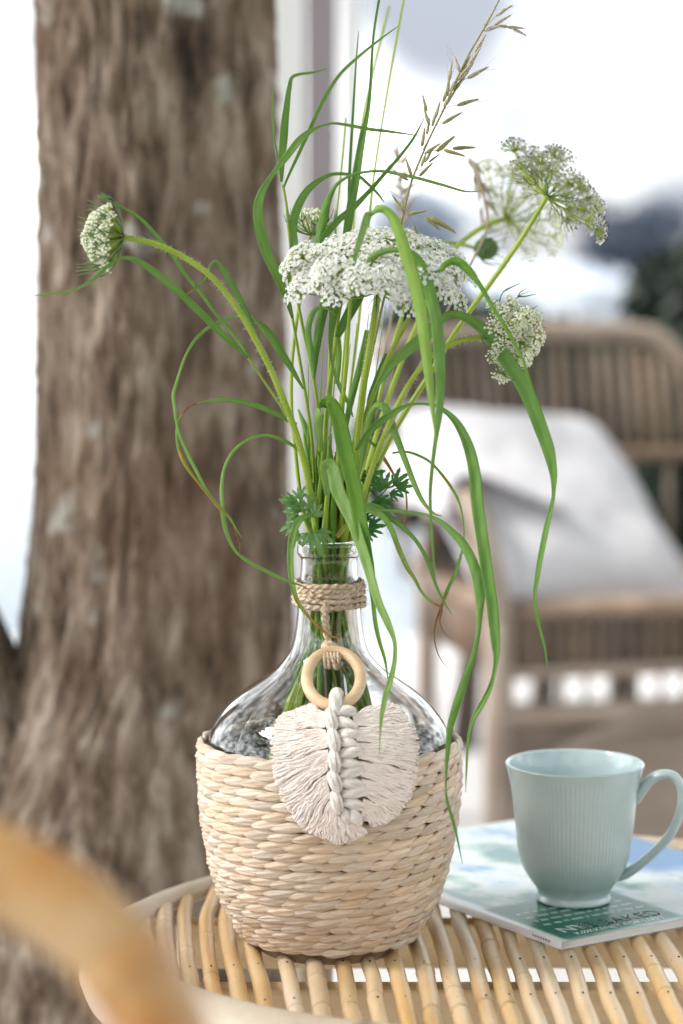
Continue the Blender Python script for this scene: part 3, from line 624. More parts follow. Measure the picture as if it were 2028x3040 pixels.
smeshes = [strand(s, PITCHX * .92, rowh * .57, .0023, .085).mesh('strand', M['straw']) for s in range(10)]
for c in cand[:300]: place(rnd.choice(smeshes), "strand", core, strand_matrix(c)).matrix_parent_inverse = Matrix.Translation((-BX, -BY, 0))
rest = MB()
for c in cand[300:]:
    sb = strand(rnd.randrange(10), PITCHX * .92, rowh * .57, .0023, .085); mt = strand_matrix(c); o_ = len(rest.v)
    for v, cc, uv in zip(sb.v, sb.c, sb.uv): rest.vert(mt @ Vector(v), cc, uv)
    for f in sb.f: rest.face([q + o_ for q in f])
stuff(rest.build('strand_weave', M['straw'], bottle))

# ------------------------------------------------------------------ jute twine round the neck
M['jute'] = plymat('jute', [(.3, (.45, .325, .21)), (.5, (.57, .44, .31)), (.7, (.66, .54, .41))], 2, 1250, .86, scale=90)
def neck_r(z):
    for (r1, z1), (r2, z2) in zip(prof, prof[1:]):
        if z <= z1 and z >= z2: return lerp(r1, r2, (z1 - z) / max(1e-9, z1 - z2))
    return prof[-1][0]
jute = empty('jute_twine', (BX, BY - .02, zat(1765)), 'beige jute twine wound round the bottle neck with a hanging knot', 'twine')
def ply(th, L, k=900): return 1 + .16 * math.cos(2 * th - L * k) + .05 * math.sin(5 * th + L * 2100)
ys = [1730, 1745, 1760, 1775, 1790]; rj = .00186
for i, y in enumerate(ys):
    z = zat(y); pts = []
    for k in range(120):
        th = 2 * math.pi * k / 120; zz = z + .0006 * math.sin(th * 1 + i * 1.3) + .0004 * math.sin(3 * th + i); r = neck_r(zz) + rj * (1.12 + (.35 if i in (1, 3) else 0) * (.5 + .5 * math.sin(th * 2 + i)))
        pts.append((BX + r * math.cos(th), BY + r * math.sin(th), zz))
    b = MB(); b.tube(pts, rj, 10, close=True, mod=ply); b.build('coil', M['jute'], jute)
# ------------------------------------------------------------------ hanging charm
def chY(px, py):
    K = [(1790, 1.5435), (1830, 1.5435), (1880, 1.5425), (1930, 1.5385), (1965, 1.531), (2010, 1.517), (2060, 1.503), (2110, 1.492), (2170, 1.484), (2230, 1.4785), (2400, 1.4785), (2540, 1.4805)]
    y = K[0][1] if py < K[0][0] else K[-1][1]
    for (a, ya), (c, yc) in zip(K, K[1:]):
        if a <= py <= c: y = lerp(ya, yc, (py - a) / (c - a))
    dx = (px - 990) / 4600
    return y + dx * dx / .19 - .015
def cp(px, py, off=0): return at(px, py, chY(px, py) - off)
b = MB(); c = crom([tuple(cp(x, y, o)) for x, y, o in ((968, 1790, .004), (966, 1830, .003), (970, 1870, .003), (975, 1915, .004))], 10)
for s in (-1, 1): b.tube([Vector(p) + Vector((s * .0010 * math.cos(i * .55), s * .0010 * math.sin(i * .55), 0)) for i, p in enumerate(c)], .0017, 8, mod=ply)
b.build('hanging_cord', M['jute'], jute)
b = MB(); r_ = random.Random(3)
kc = cp(978, 1925, .005)
for i in range(6):      # lumps of the knot wound round each other
    a = i * 1.05; u_ = Vector((math.cos(a), math.sin(a) * .6, math.sin(a) * .8)).normalized(); w_ = Vector((-math.sin(a) * .3, .9, math.cos(a) * .5)); w_ = (w_ - u_ * w_.dot(u_)).normalized()
    b.tube([kc + u_ * (.0036 * math.cos(k * .4)) + w_ * (.0034 * math.sin(k * .4)) + u_.cross(w_) * (.0016 * math.sin(k * .23 + i)) for k in range(16)], .0017, 8, mod=ply)
for i in range(5):      # turns over the wooden ring
    x = 962 + i * 10; b.tube(crom([tuple(cp(x + 6, 1918, .000)), tuple(cp(x + 2, 1932, .0085)), tuple(cp(x + 3, 1948, .0105)), tuple(cp(x + 6 + r_.uniform(-6, 6), 1966, .0088)), tuple(cp(x + 8, 1976 + r_.uniform(-4, 10), .004)), tuple(cp(x + 8, 1970, -.003))], 6), .00165, 8, mod=ply)
b.build('knot', M['jute'], jute)
b = MB()
for i in range(330):
    k = r_.random()
    if k < .55:
        th = r_.uniform(-2.9, -.2); z = zat(r_.uniform(1720, 1800)); r = neck_r(z) + .003; p = Vector((BX + r * math.cos(th), BY + r * math.sin(th), z)); d = Vector((math.cos(th), math.sin(th), r_.gauss(.2, .9)))
        d += Vector((r_.gauss(0, .6), 0, r_.gauss(0, .5)))
    elif k < .75:
        p = cp(r_.uniform(900, 1040), 1722, .003); d = Vector((r_.gauss(0, .7), -.3, r_.uniform(.2, 1.4))) * 1.8
    else: p = cp(r_.uniform(950, 1025), r_.uniform(1800, 1975), .006); d = Vector((r_.gauss(0, 1), -.5, r_.gauss(-.3, .8)))
    L = r_.uniform(.002, .0062); d = d.normalized() * L; q = Vector((r_.gauss(0, 1), r_.gauss(0, 1), r_.gauss(0, 1))) * L * .25
    b.tube([p, p + d * .5 + q, p + d], [.00013, .00012, .00008], 3, cap=False)
stuff(b.build('loose_fibres', M['jute'], jute))

M['ringwood'] = noisemat('ring_wood', [(.3, (.52, .34, .19)), (.7, (.68, .50, .32))], scale=40, stretch=(1, 1, 3), rough=.5, bump=.2, bscale=260, dist=.0003)[0]
def cottonmat(name, a, c):
    return noisemat(name, [(.3, a), (.7, c)], scale=120, rough=.95, bump=.35, bscale=900, dist=.0005)[0]
M['cotton'] = plymat('cotton_cord', [(.3, (.74, .665, .615)), (.7, (.82, .755, .71))], 3, 420, .80)
M['fringe'] = cottonmat('cotton_fringe', (.80, .69, .63), (.88, .80, .755))
charm = empty('macrame_charm', cp(990, 2400), 'off-white macrame feather hanging from a wooden ring on the bottle', 'ornament')
# wooden ring: centre (991, 2018), outer radius about 96 px wide, seen almost face on and leaning on the shoulder
pts = []
for k in range(72):
    th = 2 * math.pi * k / 72; x, y = 991 + 80 * math.cos(th), 2014 + 80 * math.sin(th); yy = lerp(1.5175, 1.4735, (y - 1930) / 170)
    pts.append(at(x, y, yy - .002))
b = MB(); b.tube(pts, .0037, 16, close=True, flat=1.0); b.build('wooden_ring', M['ringwood'], charm)
def zz_(x, y): return 800 + x / 3.41, 2050 + y / 3.41
def spindle(name, x0, y0, x1, y1, w, off, arch=.0, tw=1):
    a, c = zz_(x0, y0), zz_(x1, y1); n = 30; P, Q = [], []
    for i in range(n + 1):
        t = i / n; e = math.sin(math.pi * t); px, py = lerp(a[0], c[0], t), lerp(a[1], c[1], t) - arch * 12 * e
        P.append(cp(px, py, off + .0026 * e - .0022)); Q.append(w * 1.12 / 3.41 / 2 / 4650 * (.62 + .38 * e ** .6))
    b = MB(); b.tube(P, Q, 36, mod=lambda th, L: 1 - .24 * (1 - abs(math.cos(1.5 * th - tw * L * 95))) ** 2 + .035 * math.cos(13 * th - tw * L * 150)); return b.build(name, M['cotton'], charm)
P = [cp(zz_(x, y)[0], zz_(x, y)[1], o) for x, y, o in ((700, 235, .004), (672, 180, .0105), (668, 110, .0125), (672, 55, .0115), (685, 30, .006), (690, 60, -.001), (690, 150, -.001))]
b = MB(); b.tube(crom([tuple(p) for p in P], 6), .0040, 20, mod=lambda th, L: 1 + .06 * math.cos(9 * th - L * 300)); b.build('loop', M['cotton'], charm)
for s_ in ((600, 205, 645, 400, 120, .011), (630, 395, 672, 610, 115, .011), (650, 610, 672, 820, 112, .011), (630, 820, 695, 1020, 112, .011), (660, 1020, 705, 1240, 108, .0105)): spindle('knot', *s_, tw=-1)
for s_ in ((650, 235, 860, 215, 105, .009, .5), (665, 315, 875, 385, 112, .0085, .4), (700, 445, 880, 440, 104, .0085), (715, 520, 885, 575, 100, .0085, .4), (705, 650, 930, 605, 100, .0085), (705, 725, 915, 770, 100, .0085, .3), (695, 855, 935, 805, 102, .0085), (695, 925, 940, 965, 104, .0085, .3), (725, 1055, 970, 1015, 104, .0085), (735, 1125, 940, 1180, 104, .0085, .3), (755, 1205, 800, 1320, 95, .0085), (825, 1215, 910, 1340, 118, .009)): spindle('knot', *s_)
# fringe threads, combed out from the braid in tufts
LR = [(560, 235), (555, 300), (565, 390), (585, 470), (595, 590), (600, 690), (590, 830), (590, 950), (625, 1080), (645, 1200), (690, 1260), (750, 1300), (860, 1335)]
LE = [(430, 140), (150, 225), (60, 410), (55, 560), (75, 740), (100, 940), (200, 1150), (310, 1320), (450, 1430), (590, 1490), (700, 1540), (850, 1505), (985, 1430)]
RR2 = [(830, 240), (850, 290), (870, 370), (870, 450), (885, 520), (905, 600), (900, 700), (915, 790), (930, 880), (945, 980), (950, 1080), (940, 1180), (925, 1290)]
RE = [(1130, 130), (1280, 170), (1400, 330), (1450, 465), (1465, 560), (1460, 680), (1450, 800), (1440, 890), (1410, 1000), (1380, 1110), (1290, 1230), (1180, 1335), (1040, 1365)]
def pick(tbl, t):
    t = max(0, min(len(tbl) - 1.001, t)); i = int(t); f = t - i; return lerp(tbl[i][0], tbl[i + 1][0], f), lerp(tbl[i][1], tbl[i + 1][1], f)
r_ = random.Random(21)
for roots, ends in ((LR, LE), (RR2, RE)):
    for g in range(6):
        b = MB()
        for i in range(210):
            t = (g + r_.random()) * 12 / 6; tc_ = (g + .5) * 2
            rx, ry = pick(roots, lerp(t, tc_, .18)); ex_, ey_ = pick(ends, t + r_.gauss(0, .10)); lay = r_.random()
            k = r_.choice((r_.uniform(.80, 1.0), r_.uniform(.96, 1.05), r_.uniform(1.0, 1.10))); ex_, ey_ = rx + (ex_ - rx) * k, ry + (ey_ - ry) * k
            nx, ny = -(ey_ - ry), ex_ - rx; L = math.hypot(nx, ny) or 1; nx, ny = nx / L, ny / L
            ph = r_.uniform(0, 6.28); am = r_.uniform(5, 16); fr = r_.uniform(5, 9); pts, rad = [], []
            for s in range(11):
                u = s / 10; droop = 26 * math.sin(math.pi * u) * (1 if roots is LR else .8)
                wob = 13 * math.sin(u * 9 + t * 2.6 + g) * min(1, u * 3) + am * .4 * math.sin(fr * u * 2.6 + ph) * min(1, u * 3) + 4 * math.sin(u * 23 + ph)
                px, py = zz_(lerp(rx, ex_, u) + nx * wob, lerp(ry, ey_, u) + ny * wob + droop * (u - .7) * .8)
                pts.append(cp(px, py, lerp(.0065, .0026 + .0045 * lay, min(1, u * 2.2)) - .0012 * u + .0005 * math.sin(u * 17 + ph))); rad.append(.00047 if u < .95 else .00058)
            b.tube(pts, rad, 4, cap=False)
        stuff(b.build('fringe_tuft', M['fringe'], charm))

# ------------------------------------------------------------------ magazine under the mug
MO = Vector((.1420, 1.522, .5003)); MU = Vector((.84, .5426, 0)); MV = Vector((-.5426, .84, 0)); MZ = Vector((0, 0, 1))
MW, MH, MT = .228, .297, .0062
def mg(u, v, z): return MO + MU * u + MV * v + MZ * z
mag = empty('magazine', mg(MW / 2, MH / 2, 0), 'glossy magazine with green and blue cover lying under the pale mug', 'magazine')
m_, n_, b_ = mat('cover_print', rough=.24); b_.inputs['Specular IOR Level'].default_value = .35
uv = nd(n_, 'ShaderNodeUVMap'); nz = nd(n_, 'ShaderNodeTexNoise', Scale=5, Detail=4); n_.links.new(uv.outputs[0], nz.inputs['Vector'])
base = ramp(n_, [(.34, (.10, .24, .24)), (.43, (.34, .47, .44)), (.50, (.62, .67, .66)), (.58, (.50, .60, .68)), (.68, (.16, .32, .48))]); n_.links.new(nz.outputs['Fac'], base.inputs['Fac'])
sx = nd(n_, 'ShaderNodeSeparateXYZ'); n_.links.new(uv.outputs[0], sx.inputs[0])
def band(src, lo, hi, soft):
    a = nd(n_, 'ShaderNodeMapRange', interpolation_type='SMOOTHSTEP'); a.inputs['From Min'].default_value = lo - soft; a.inputs['From Max'].default_value = lo + soft
    c = nd(n_, 'ShaderNodeMapRange', interpolation_type='SMOOTHSTEP'); c.inputs['From Min'].default_value = hi - soft; c.inputs['From Max'].default_value = hi + soft; c.inputs['To Min'].default_value = 1; c.inputs['To Max'].default_value = 0
    n_.links.new(src, a.inputs['Value']); n_.links.new(src, c.inputs['Value']); p = nd(n_, 'ShaderNodeMath', operation='MULTIPLY'); n_.links.new(a.outputs[0], p.inputs[0]); n_.links.new(c.outputs[0], p.inputs[1]); return p.outputs[0]
def over(A, fac, c):
    x = nd(n_, 'ShaderNodeMix', data_type='RGBA'); n_.links.new(fac, x.inputs['Factor']); n_.links.new(A, x.inputs['A']); x.inputs['B'].default_value = col(c); return x.outputs['Result']
def both(a, c): p = nd(n_, 'ShaderNodeMath', operation='MULTIPLY'); n_.links.new(a, p.inputs[0]); n_.links.new(c, p.inputs[1]); return p.outputs[0]
X, Yv = sx.outputs['X'], sx.outputs['Y']
o_ = base.outputs[0]
o_ = over(o_, both(band(X, .72, 1.2, .06), band(Yv, .34, .78, .06)), (.08, .22, .44))
o_ = over(o_, both(band(X, -.1, .03, .01), band(Yv, -.1, 1.2, .01)), (.70, .73, .74))
o_ = over(o_, both(band(X, .035, .07, .012), band(Yv, .08, .8, .05)), (.26, .36, .36))
o_ = over(o_, both(band(X, .02, .47, .012), band(Yv, .01, .31, .02)), (.012, .13, .085))
o_ = over(o_, both(band(X, .47, 1.2, .03), band(Yv, -.1, .14, .04)), (.45, .50, .54))
n_.links.new(o_, b_.inputs['Base Color']); M['cover'] = m_
M['pages'] = noisemat('page_edges', [(.3, (.60, .59, .57)), (.7, (.76, .75, .74))], scale=4, stretch=(1, 1, 500), rough=.7, bump=.2)[0]
M['ink'] = mat('white_ink', (.80, .82, .82), .24)[0]
M['grey_ink'] = mat('grey_ink', (.25, .26, .30), .4)[0]
def magz(u, v):     # the cover swells a little over the pages and dips at the fore edge
    e = min(u, .03) / .03; f = min(MW - u, .02) / .02; g = min(v, .012) / .012; return MT * (.90 + .10 * e) * (.93 + .07 * f) * (.95 + .05 * g)
b = MB(); NU, NV2 = 24, 24
for j in range(NV2 + 1):
    for i in range(NU + 1): u, v = MW * i / NU, MH * j / NV2; b.vert(mg(u, v, magz(u, v)), (0, 0, 0), (i / NU, j / NV2))
for j in range(NV2):
    for i in range(NU): a = j * (NU + 1) + i; b.face((a, a + 1, a + NU + 2, a + NU + 1))
o = b.build('front_cover', M['cover'], mag)
b = MB()
for v in (0, MH):
    pass
ring = [(i / 16 * MW, 0) for i in range(17)] + [(MW, j / 16 * MH) for j in range(1, 17)] + [(MW - i / 16 * MW, MH) for i in range(1, 17)] + [(0, MH - j / 16 * MH) for j in range(1, 16)]
NR = len(ring); L6 = 7
for k in range(L6):
    t = k / (L6 - 1)
    for u, v in ring: 
        ins = .0006 + .0004 * math.sin(t * 21); uu, vv = min(max(u, .0006), MW - ins), min(max(v, ins), MH - ins); b.vert(mg(uu, vv, .0004 + (magz(u, v) - .0007) * t))
for k in range(L6 - 1):
    for i in range(NR): j = (i + 1) % NR; b.face((k * NR + i, k * NR + j, (k + 1) * NR + j, (k + 1) * NR + i))
b.face([(L6 - 1) * NR + i for i in range(NR)])
b.build('page_block', M['pages'], mag)
b = MB()
for v in (0, MH): 
    for t in range(7): a = math.pi * (t / 6 - .5); b.vert(mg(-.0006 * math.cos(a), v, MT * .45 * (1 + math.sin(a))))
for t in range(6): b.face((t, t + 1, t + 8, t + 7))
b.build('spine', mat('spine_white', (.74, .74, .76), .25)[0], mag)
b = MB(); b.vert(mg(0, 0, 0)); b.vert(mg(MW, 0, 0)); b.vert(mg(MW, MH, 0)); b.vert(mg(0, MH, 0)); b.face((0, 1, 2, 3)); b.build('back_cover', M['pages'], mag, smooth=False)
def lettering(txt, size, fn, m, parent, sx_=1.0):
    cu = bpy.data.curves.new('lettering', 'FONT'); cu.body = txt; cu.size = size; cu.resolution_u = 3
    ob = bpy.data.objects.new('lettering_source', cu); scene.collection.objects.link(ob); bpy.context.view_layer.update()
    me = bpy.data.meshes.new_from_object(ob.evaluated_get(bpy.context.evaluated_depsgraph_get())); bpy.data.objects.remove(ob); bpy.data.curves.remove(cu)
    for v in me.vertices: v.co = fn(v.co.x * sx_, v.co.y)
    me.materials.clear(); me.materials.append(m); me.name = 'lettering'; o = bpy.data.objects.new('lettering', me); scene.collection.objects.link(o); put(o, parent); return o
def onmag(u0, v0): return lambda x, y: mg(u0 + x, v0 + y, magz(u0 + x, v0 + y) + .00012)
for sh in (0, .0004, .0008): lettering('NYE BAKED', .0165, onmag(.013 + sh, .0155), M['ink'], mag, .98)
lettering('KØKKENET FOR LIVET', .0075, onmag(.018, .0070), M['ink'], mag)
# lines of print too soft to read in the photograph: small bars of ink
b = MB(); r_ = random.Random(9)
for row, v in enumerate((.036, .046, .056, .066)):
    u = .014
    while u < .098:
        wd = r_.uniform(.003, .011); zz = magz(u, v) + .00012
        i = [b.vert(mg(a, c, zz)) for a, c in ((u, v), (u + wd, v), (u + wd, v + .0034), (u, v + .0034))]; b.face(i); u += wd + .0022
stuff(b.build('print_lines', mat('pale_green_ink', (.36, .48, .44), .3)[0], mag, smooth=False))
b = MB()
for k in range(7): 
    v = .012 + k * .0028; i = [b.vert(mg(-.00075, a, z)) for a, z in ((v, .0026), (v + .0019, .0026), (v + .0019, .0040), (v, .0040))]; b.face(i)
stuff(b.build('spine_print', M['grey_ink'], mag, smooth=False))

# ------------------------------------------------------------------ mug
MGX, MGY = at(1703, 2683, 1.625).x, 1.625
m_, n_, b_ = mat('celadon_glaze', (.44, .53, .54), .18); b_.inputs['Coat Weight'].default_value = .5; b_.inputs['Coat Roughness'].default_value = .06
nz = nd(n_, 'ShaderNodeTexNoise', Scale=55, Detail=3); tc = nd(n_, 'ShaderNodeTexCoord'); n_.links.new(tc.outputs['Object'], nz.inputs['Vector']); rp = ramp(n_, [(.3, (.42, .53, .55)), (.7, (.455, .565, .585))]); n_.links.new(nz.outputs['Fac'], rp.inputs['Fac']); n_.links.new(rp.outputs[0], b_.inputs['Base Color'])
M['glaze'] = m_
ZM = .5003 + MT + .0003
scm = ppm(at(1703, 2480, MGY))
PR = [(102, 0), (109, 2), (110, 8), (108, 16), (107, 26), (115, 43), (136, 72), (155, 108), (166, 150), (173, 210), (179, 270), (186, 325), (193, 365), (200, 392), (205, 408)]
k_ = .0948 / 408
pm = crom([(h / scm, ZM + z * k_) for h, z in PR], 5)
inn = [(max(.0005, r - .0022), z) for r, z in pm if z > ZM + .012]
prm = [(.0005, ZM + .001), (pm[0][0] - .004, ZM + .001), (pm[0][0] - .002, ZM)] + pm + [(pm[-1][0] - .0006, pm[-1][1] + .0009), (pm[-1][0] - .0016, pm[-1][1] + .0007)] + inn[::-1] + [(inn[0][0] * .8, inn[0][1] - .003), (.0005, inn[0][1] - .0035)]
mug = empty('mug', (MGX, MGY, ZM), 'pale green-blue ribbed porcelain mug standing on the magazine', 'mug')
ntop = pm[-1][1]
def ribs(th, z, r): return 1 + (.0036 * (math.cos(th * 88)) * (1 if z < ntop - .006 else 0) * (1 if z > ZM + .012 else 0) * (1 + .5 * math.sin(z * 2600)) * .7)
b = MB(); cut = prm.index(pm[-1]) + 1
b.lathe(prm[:cut], 704, mod=ribs); o = b.build('cup', M['glaze']); o.location = (MGX, MGY, 0); o.parent = mug; o.matrix_parent_inverse = mug.matrix_world.inverted()
b = MB(); b.lathe(prm[cut - 1:], 96); o = b.build('inner_wall', M['glaze']); o.location = (MGX, MGY, 0); o.parent = mug; o.matrix_parent_inverse = mug.matrix_world.inverted()
HP = [(1886, 2372), (1905, 2345), (1935, 2312), (1970, 2298), (2003, 2306), (2024, 2345), (2021, 2405), (1998, 2465), (1960, 2512), (1912, 2556), (1872, 2586), (1845, 2598), (1815, 2600)]
hp = crom([tuple(at(x, y, MGY - .004 - .012 * (x - 1886) / 140)) for x, y in HP], 7)
b = MB(); b.tube(hp, [.0030 + .0012 * abs(2 * i / len(hp) - 1) ** 3 for i in range(len(hp))], 16, flat=1.55, flatdir=(0, 1, 0)); b.build('handle', M['glaze'], mug)
# the bunch stands a little nearer than first measured, with the bottle
_at0 = at
def at(px, py, Y): return _at0(px, py, Y - .015)
# ------------------------------------------------------------------ the bouquet
ZLIP = zl
def in_bottle(seed, top):
    """path from a point above the mouth down the neck into the belly"""
    r_ = random.Random(seed); a = r_.uniform(0, 6.28); rr = r_.uniform(.004, .0135)
    dx, dy = top.x - BX, top.y - BY
    x1, y1 = BX + max(-.012, min(.012, dx * .8)), BY + max(-.012, min(.012, dy * .8))
    if math.hypot(x1 - BX, y1 - BY) > .0125: x1 = BX + (x1 - BX) * .7; y1 = BY + (y1 - BY) * .7
    x2, y2 = BX + rr * math.cos(a), BY + rr * math.sin(a)
    sp = r_.uniform(.016, .05); x3, y3 = BX + sp * math.cos(a + .3), BY + sp * math.sin(a + .3) * .8
    return [(x1, y1, ZLIP - .006), ((x1 + x2) / 2, (y1 + y2) / 2, ZLIP - .03), (x2, y2, ZLIP - .065), ((x2 * 1.0 + x3 * 1.0) / 2, (y2 + y3) / 2, ZLIP - .11), (x3, y3, ZLIP - .19), (x3, y3, .512)]
def Yint(Ys, t):
    n = len(Ys) - 1; i = min(n - 1, int(t * n)); return lerp(Ys[i], Ys[i + 1], t * n - i)
def stem(parent, pts, Ys, w0, w1, seed, bottle_in=True, m='stem', tone=.3, hairs=0, name='stem', tint=0):
    """pts from the tip down towards the bottle mouth, in photo pixels"""
    K = len(pts); P = [at(x, y, Yint(Ys, i / (K - 1))) for i, (x, y) in enumerate(pts)]
    R_ = [lerp(w0, w1, i / (K - 1)) / 2 / ppm(p) for i, p in enumerate(P)]
    Q = [tuple(p) + (r,) for p, r in zip(P, R_)]
    if bottle_in: Q += [q + (R_[-1],) for q in in_bottle(seed, P[-1])]
    S = crom(Q, 8); b = MB(); r_ = random.Random(seed)
    b.tube([p[:3] for p in S], [max(.0002, p[3]) for p in S], 9, cols=[(tint, tone + .25 * vnoise((i * .13, seed, 0), 1), 0) for i in range(len(S))], mod=lambda th, L: 1 + .06 * math.cos(5 * th))
    o = b.build(name, M[m], parent)
    if hairs:
        hb = MB(); top = [p for p in S if p[2] > ZLIP + .01]
        for _ in range(hairs):
            p = top[min(len(top) - 2, int(r_.random() ** 1.4 * (len(top) - 1)))]; q = top[min(len(top) - 1, top.index(p) + 1)]; t = r_.random(); c = Vector(p[:3]).lerp(Vector(q[:3]), t)
            ax = (Vector(q[:3]) - Vector(p[:3])).normalized(); d = Vector((r_.gauss(0, 1), r_.gauss(0, 1), r_.gauss(0, 1))); d = (d - ax * d.dot(ax)).normalized() - ax * r_.uniform(-.3, .5); L = r_.uniform(.0010, .0024)
            hb.tube([c + d * p[3] * .9, c + d * (p[3] + L * .5), c + d * (p[3] + L) - Vector((0, 0, .0003))], [.00013, .0001, .00004], 3, cap=False)
        stuff(hb.build('stem_hairs', M['hair'], o))
    return o, P
def blade(parent, pts, Ys, seed, tone=.3, dry=(), phi=.35, fold=.35, name='leaf_blade', m='leaf', wk=.86, flips=()):
    """grass blade through photo points (px, py, width px); dry = [(t0, t1, amount)]"""
    K = len(pts); r_ = random.Random(seed)
    Q = []
    L = [0]
    for a, c in zip(pts, pts[1:]): L.append(L[-1] + math.hypot(c[0] - a[0], c[1] - a[1]))
    for (x, y, w), l in zip(pts, L):
        p = at(x, y, Yint(Ys, l / L[-1])); Q.append(tuple(p) + (w * wk / ppm(p),))
    S = crom(Q, 7); N = len(S); b = MB(); rows = []; ph0 = r_.uniform(0, 6.28); sg = r_.choice((-1, 1)); prev = None; lv = 0; nc = 6
    for i, s in enumerate(S):
        p = Vector(s[:3]); t = Vector(S[min(i + 1, N - 1)][:3]) - Vector(S[max(i - 1, 0)][:3])
        if t.length < 1e-9: t = Vector((0, 0, 1))
        t.normalize(); view = (p - CAM).normalized(); side = t.cross(view)
        if side.length < 1e-6: side = prev or Vector((1, 0, 0))
        side.normalize(); nrm = side.cross(t).normalized()
        if i: lv += (p - Vector(S[i - 1][:3])).length
        ang = sg * phi * (.6 + .8 * math.sin(ph0 + i / N * 5.0)); 
        for fi in flips:
            z_ = max(0, min(1, (i / 7 - fi) / 2.4 + .5)); ang += sg * math.pi * z_ * z_ * (3 - 2 * z_)
        w = max(s[3], .00025) / max(.62, abs(math.cos(ang)))
        sd = side * math.cos(ang) + nrm * math.sin(ang); nn = nrm * math.cos(ang) - side * math.sin(ang); u_ = i / (N - 1)
        dr = 0
        for t0, t1, am in dry:
            if t0 <= u_ <= t1: dr = max(dr, am * min(1, (u_ - t0) / .06 if t0 > 0 else 1) * min(1, (t1 - u_) / .06 if t1 < 1 else 1))
        row = []
        for k in range(nc + 1):
            q = 2 * k / nc - 1; f = abs(q) * fold * w * .5 + .03 * w * math.sin(i * .7 + q * 3 + seed)
            row.append(b.vert(p + sd * (q * w / 2) + nn * (f * sg), (dr + (.12 if abs(q) > .9 and dr > .1 else 0), max(0, min(1, tone + .12 * vnoise((i * .2, seed * 3.3, q), 1) + (.14 if k == nc // 2 else 0))), 0), (k / nc, lv)))
        rows.append(row); prev = side
    for A, B in zip(rows, rows[1:]):
        for k in range(nc): b.face((A[k], A[k + 1], B[k + 1], B[k]))
    o = b.build(name, [M[m], M['leafpale']], parent)
    sdm = o.modifiers.new('thickness', 'SOLIDIFY'); sdm.thickness = .00022; sdm.offset = 0; sdm.material_offset = 1; sdm.material_offset_rim = 1
    return o
def grass(label, loc=(930, 1600)):
    p = at(loc[0], loc[1], BY + .015); return empty('grass_plant', p, label, 'grass', None)

# --- grass 1: kinked stem in front of the white post
g = grass('tall grass with kinked upright leaves in front of the white post')
stem(g, [(840, 548), (850, 606), (858, 689), (870, 790), (884, 892), (898, 968), (923, 1084), (940, 1182), (950, 1300), (945, 1450), (940, 1590)], (1.58, 1.58, 1.575, 1.572), 7, 12, 101, tone=.15)
blade(g, [(843, 556, 6), (853, 529, 8), (885, 459, 11), (917, 389, 13), (949, 319, 13), (981, 261, 13), (1019, 210, 11), (1083, 153, 9), (1140, 108, 6), (1185, 76, 2)], (1.58, 1.56, 1.55), 1, .35)
blade(g, [(836, 540, 8), (836, 480, 22), (841, 400, 28), (849, 320, 22), (858, 262, 16), (866, 231, 12), (890, 220, 10), (930, 215, 8), (971, 204, 2)], (1.58, 1.57, 1.6), 2, .4)
blade(g, [(834, 510, 7), (824, 459, 7), (813, 395, 7), (808, 319, 6), (812, 255, 2)], (1.58, 1.59), 3, .35)
# --- grass 2: broad S-shaped blade over the trunk edge
g = grass('grass with broad S-shaped blade along the right trunk edge')
stem(g, [(868, 943), (885, 1040), (905, 1160), (925, 1300), (935, 1450), (938, 1590)], (1.565, 1.57), 8, 11, 102, tone=.2)
blade(g, [(868, 943, 10), (848, 880, 24), (812, 797, 34), (784, 734, 36), (769, 668, 36), (766, 611, 33), (780, 565, 24), (808, 520, 16), (850, 466, 24), (893, 412, 24), (935, 382, 12), (971, 369, 6), (1006, 367, 9), (1095, 383, 12), (1146, 389, 10), (1248, 403, 2)], (1.565, 1.55, 1.56, 1.58), 4, .42, phi=.25)
blade(g, [(901, 1155, 6), (865, 1093, 20), (834, 1044, 26), (807, 1004, 28), (780, 972, 24), (760, 952, 10), (745, 935, 3)], (1.565, 1.55), 5, .3)
blade(g, [(862, 880, 8), (864, 800, 26), (872, 730, 30), (868, 680, 30), (879, 625, 30), (904, 574, 26), (936, 542, 20), (968, 523, 15), (1006, 515, 11), (1063, 523, 11), (1089, 542, 11), (1121, 574, 9), (1140, 600, 2)], (1.575, 1.585, 1.60), 6, .45, phi=.3)
# --- grass 3: left leaves reaching past the trunk
g = grass('grass with two long leaves reaching left across the tree trunk')
stem(g, [(736, 1060), (790, 1140), (840, 1215), (880, 1290), (910, 1380), (930, 1480), (940, 1595)], (1.53, 1.55, 1.57), 7, 11, 103, tone=.35)
blade(g, [(735, 1062, 8), (677, 1010, 20), (620, 954, 25), (559, 893, 25), (508, 847, 25), (457, 806, 23), (406, 773, 19), (365, 766, 11), (324, 786, 12), (294, 816, 13), (258, 842, 10), (212, 862, 8), (156, 871, 6), (100, 878, 2)], (1.53, 1.49, 1.48), 7, .28, dry=[(.86, .95, .45)])
blade(g, [(738, 1061, 8), (717, 1026, 12), (677, 974, 14), (631, 918, 12), (590, 862, 13), (544, 806, 13), (508, 750, 14), (472, 709, 14), (427, 658, 12), (386, 628, 10), (340, 605, 6), (294, 587, 2)], (1.53, 1.52, 1.50), 8, .38)
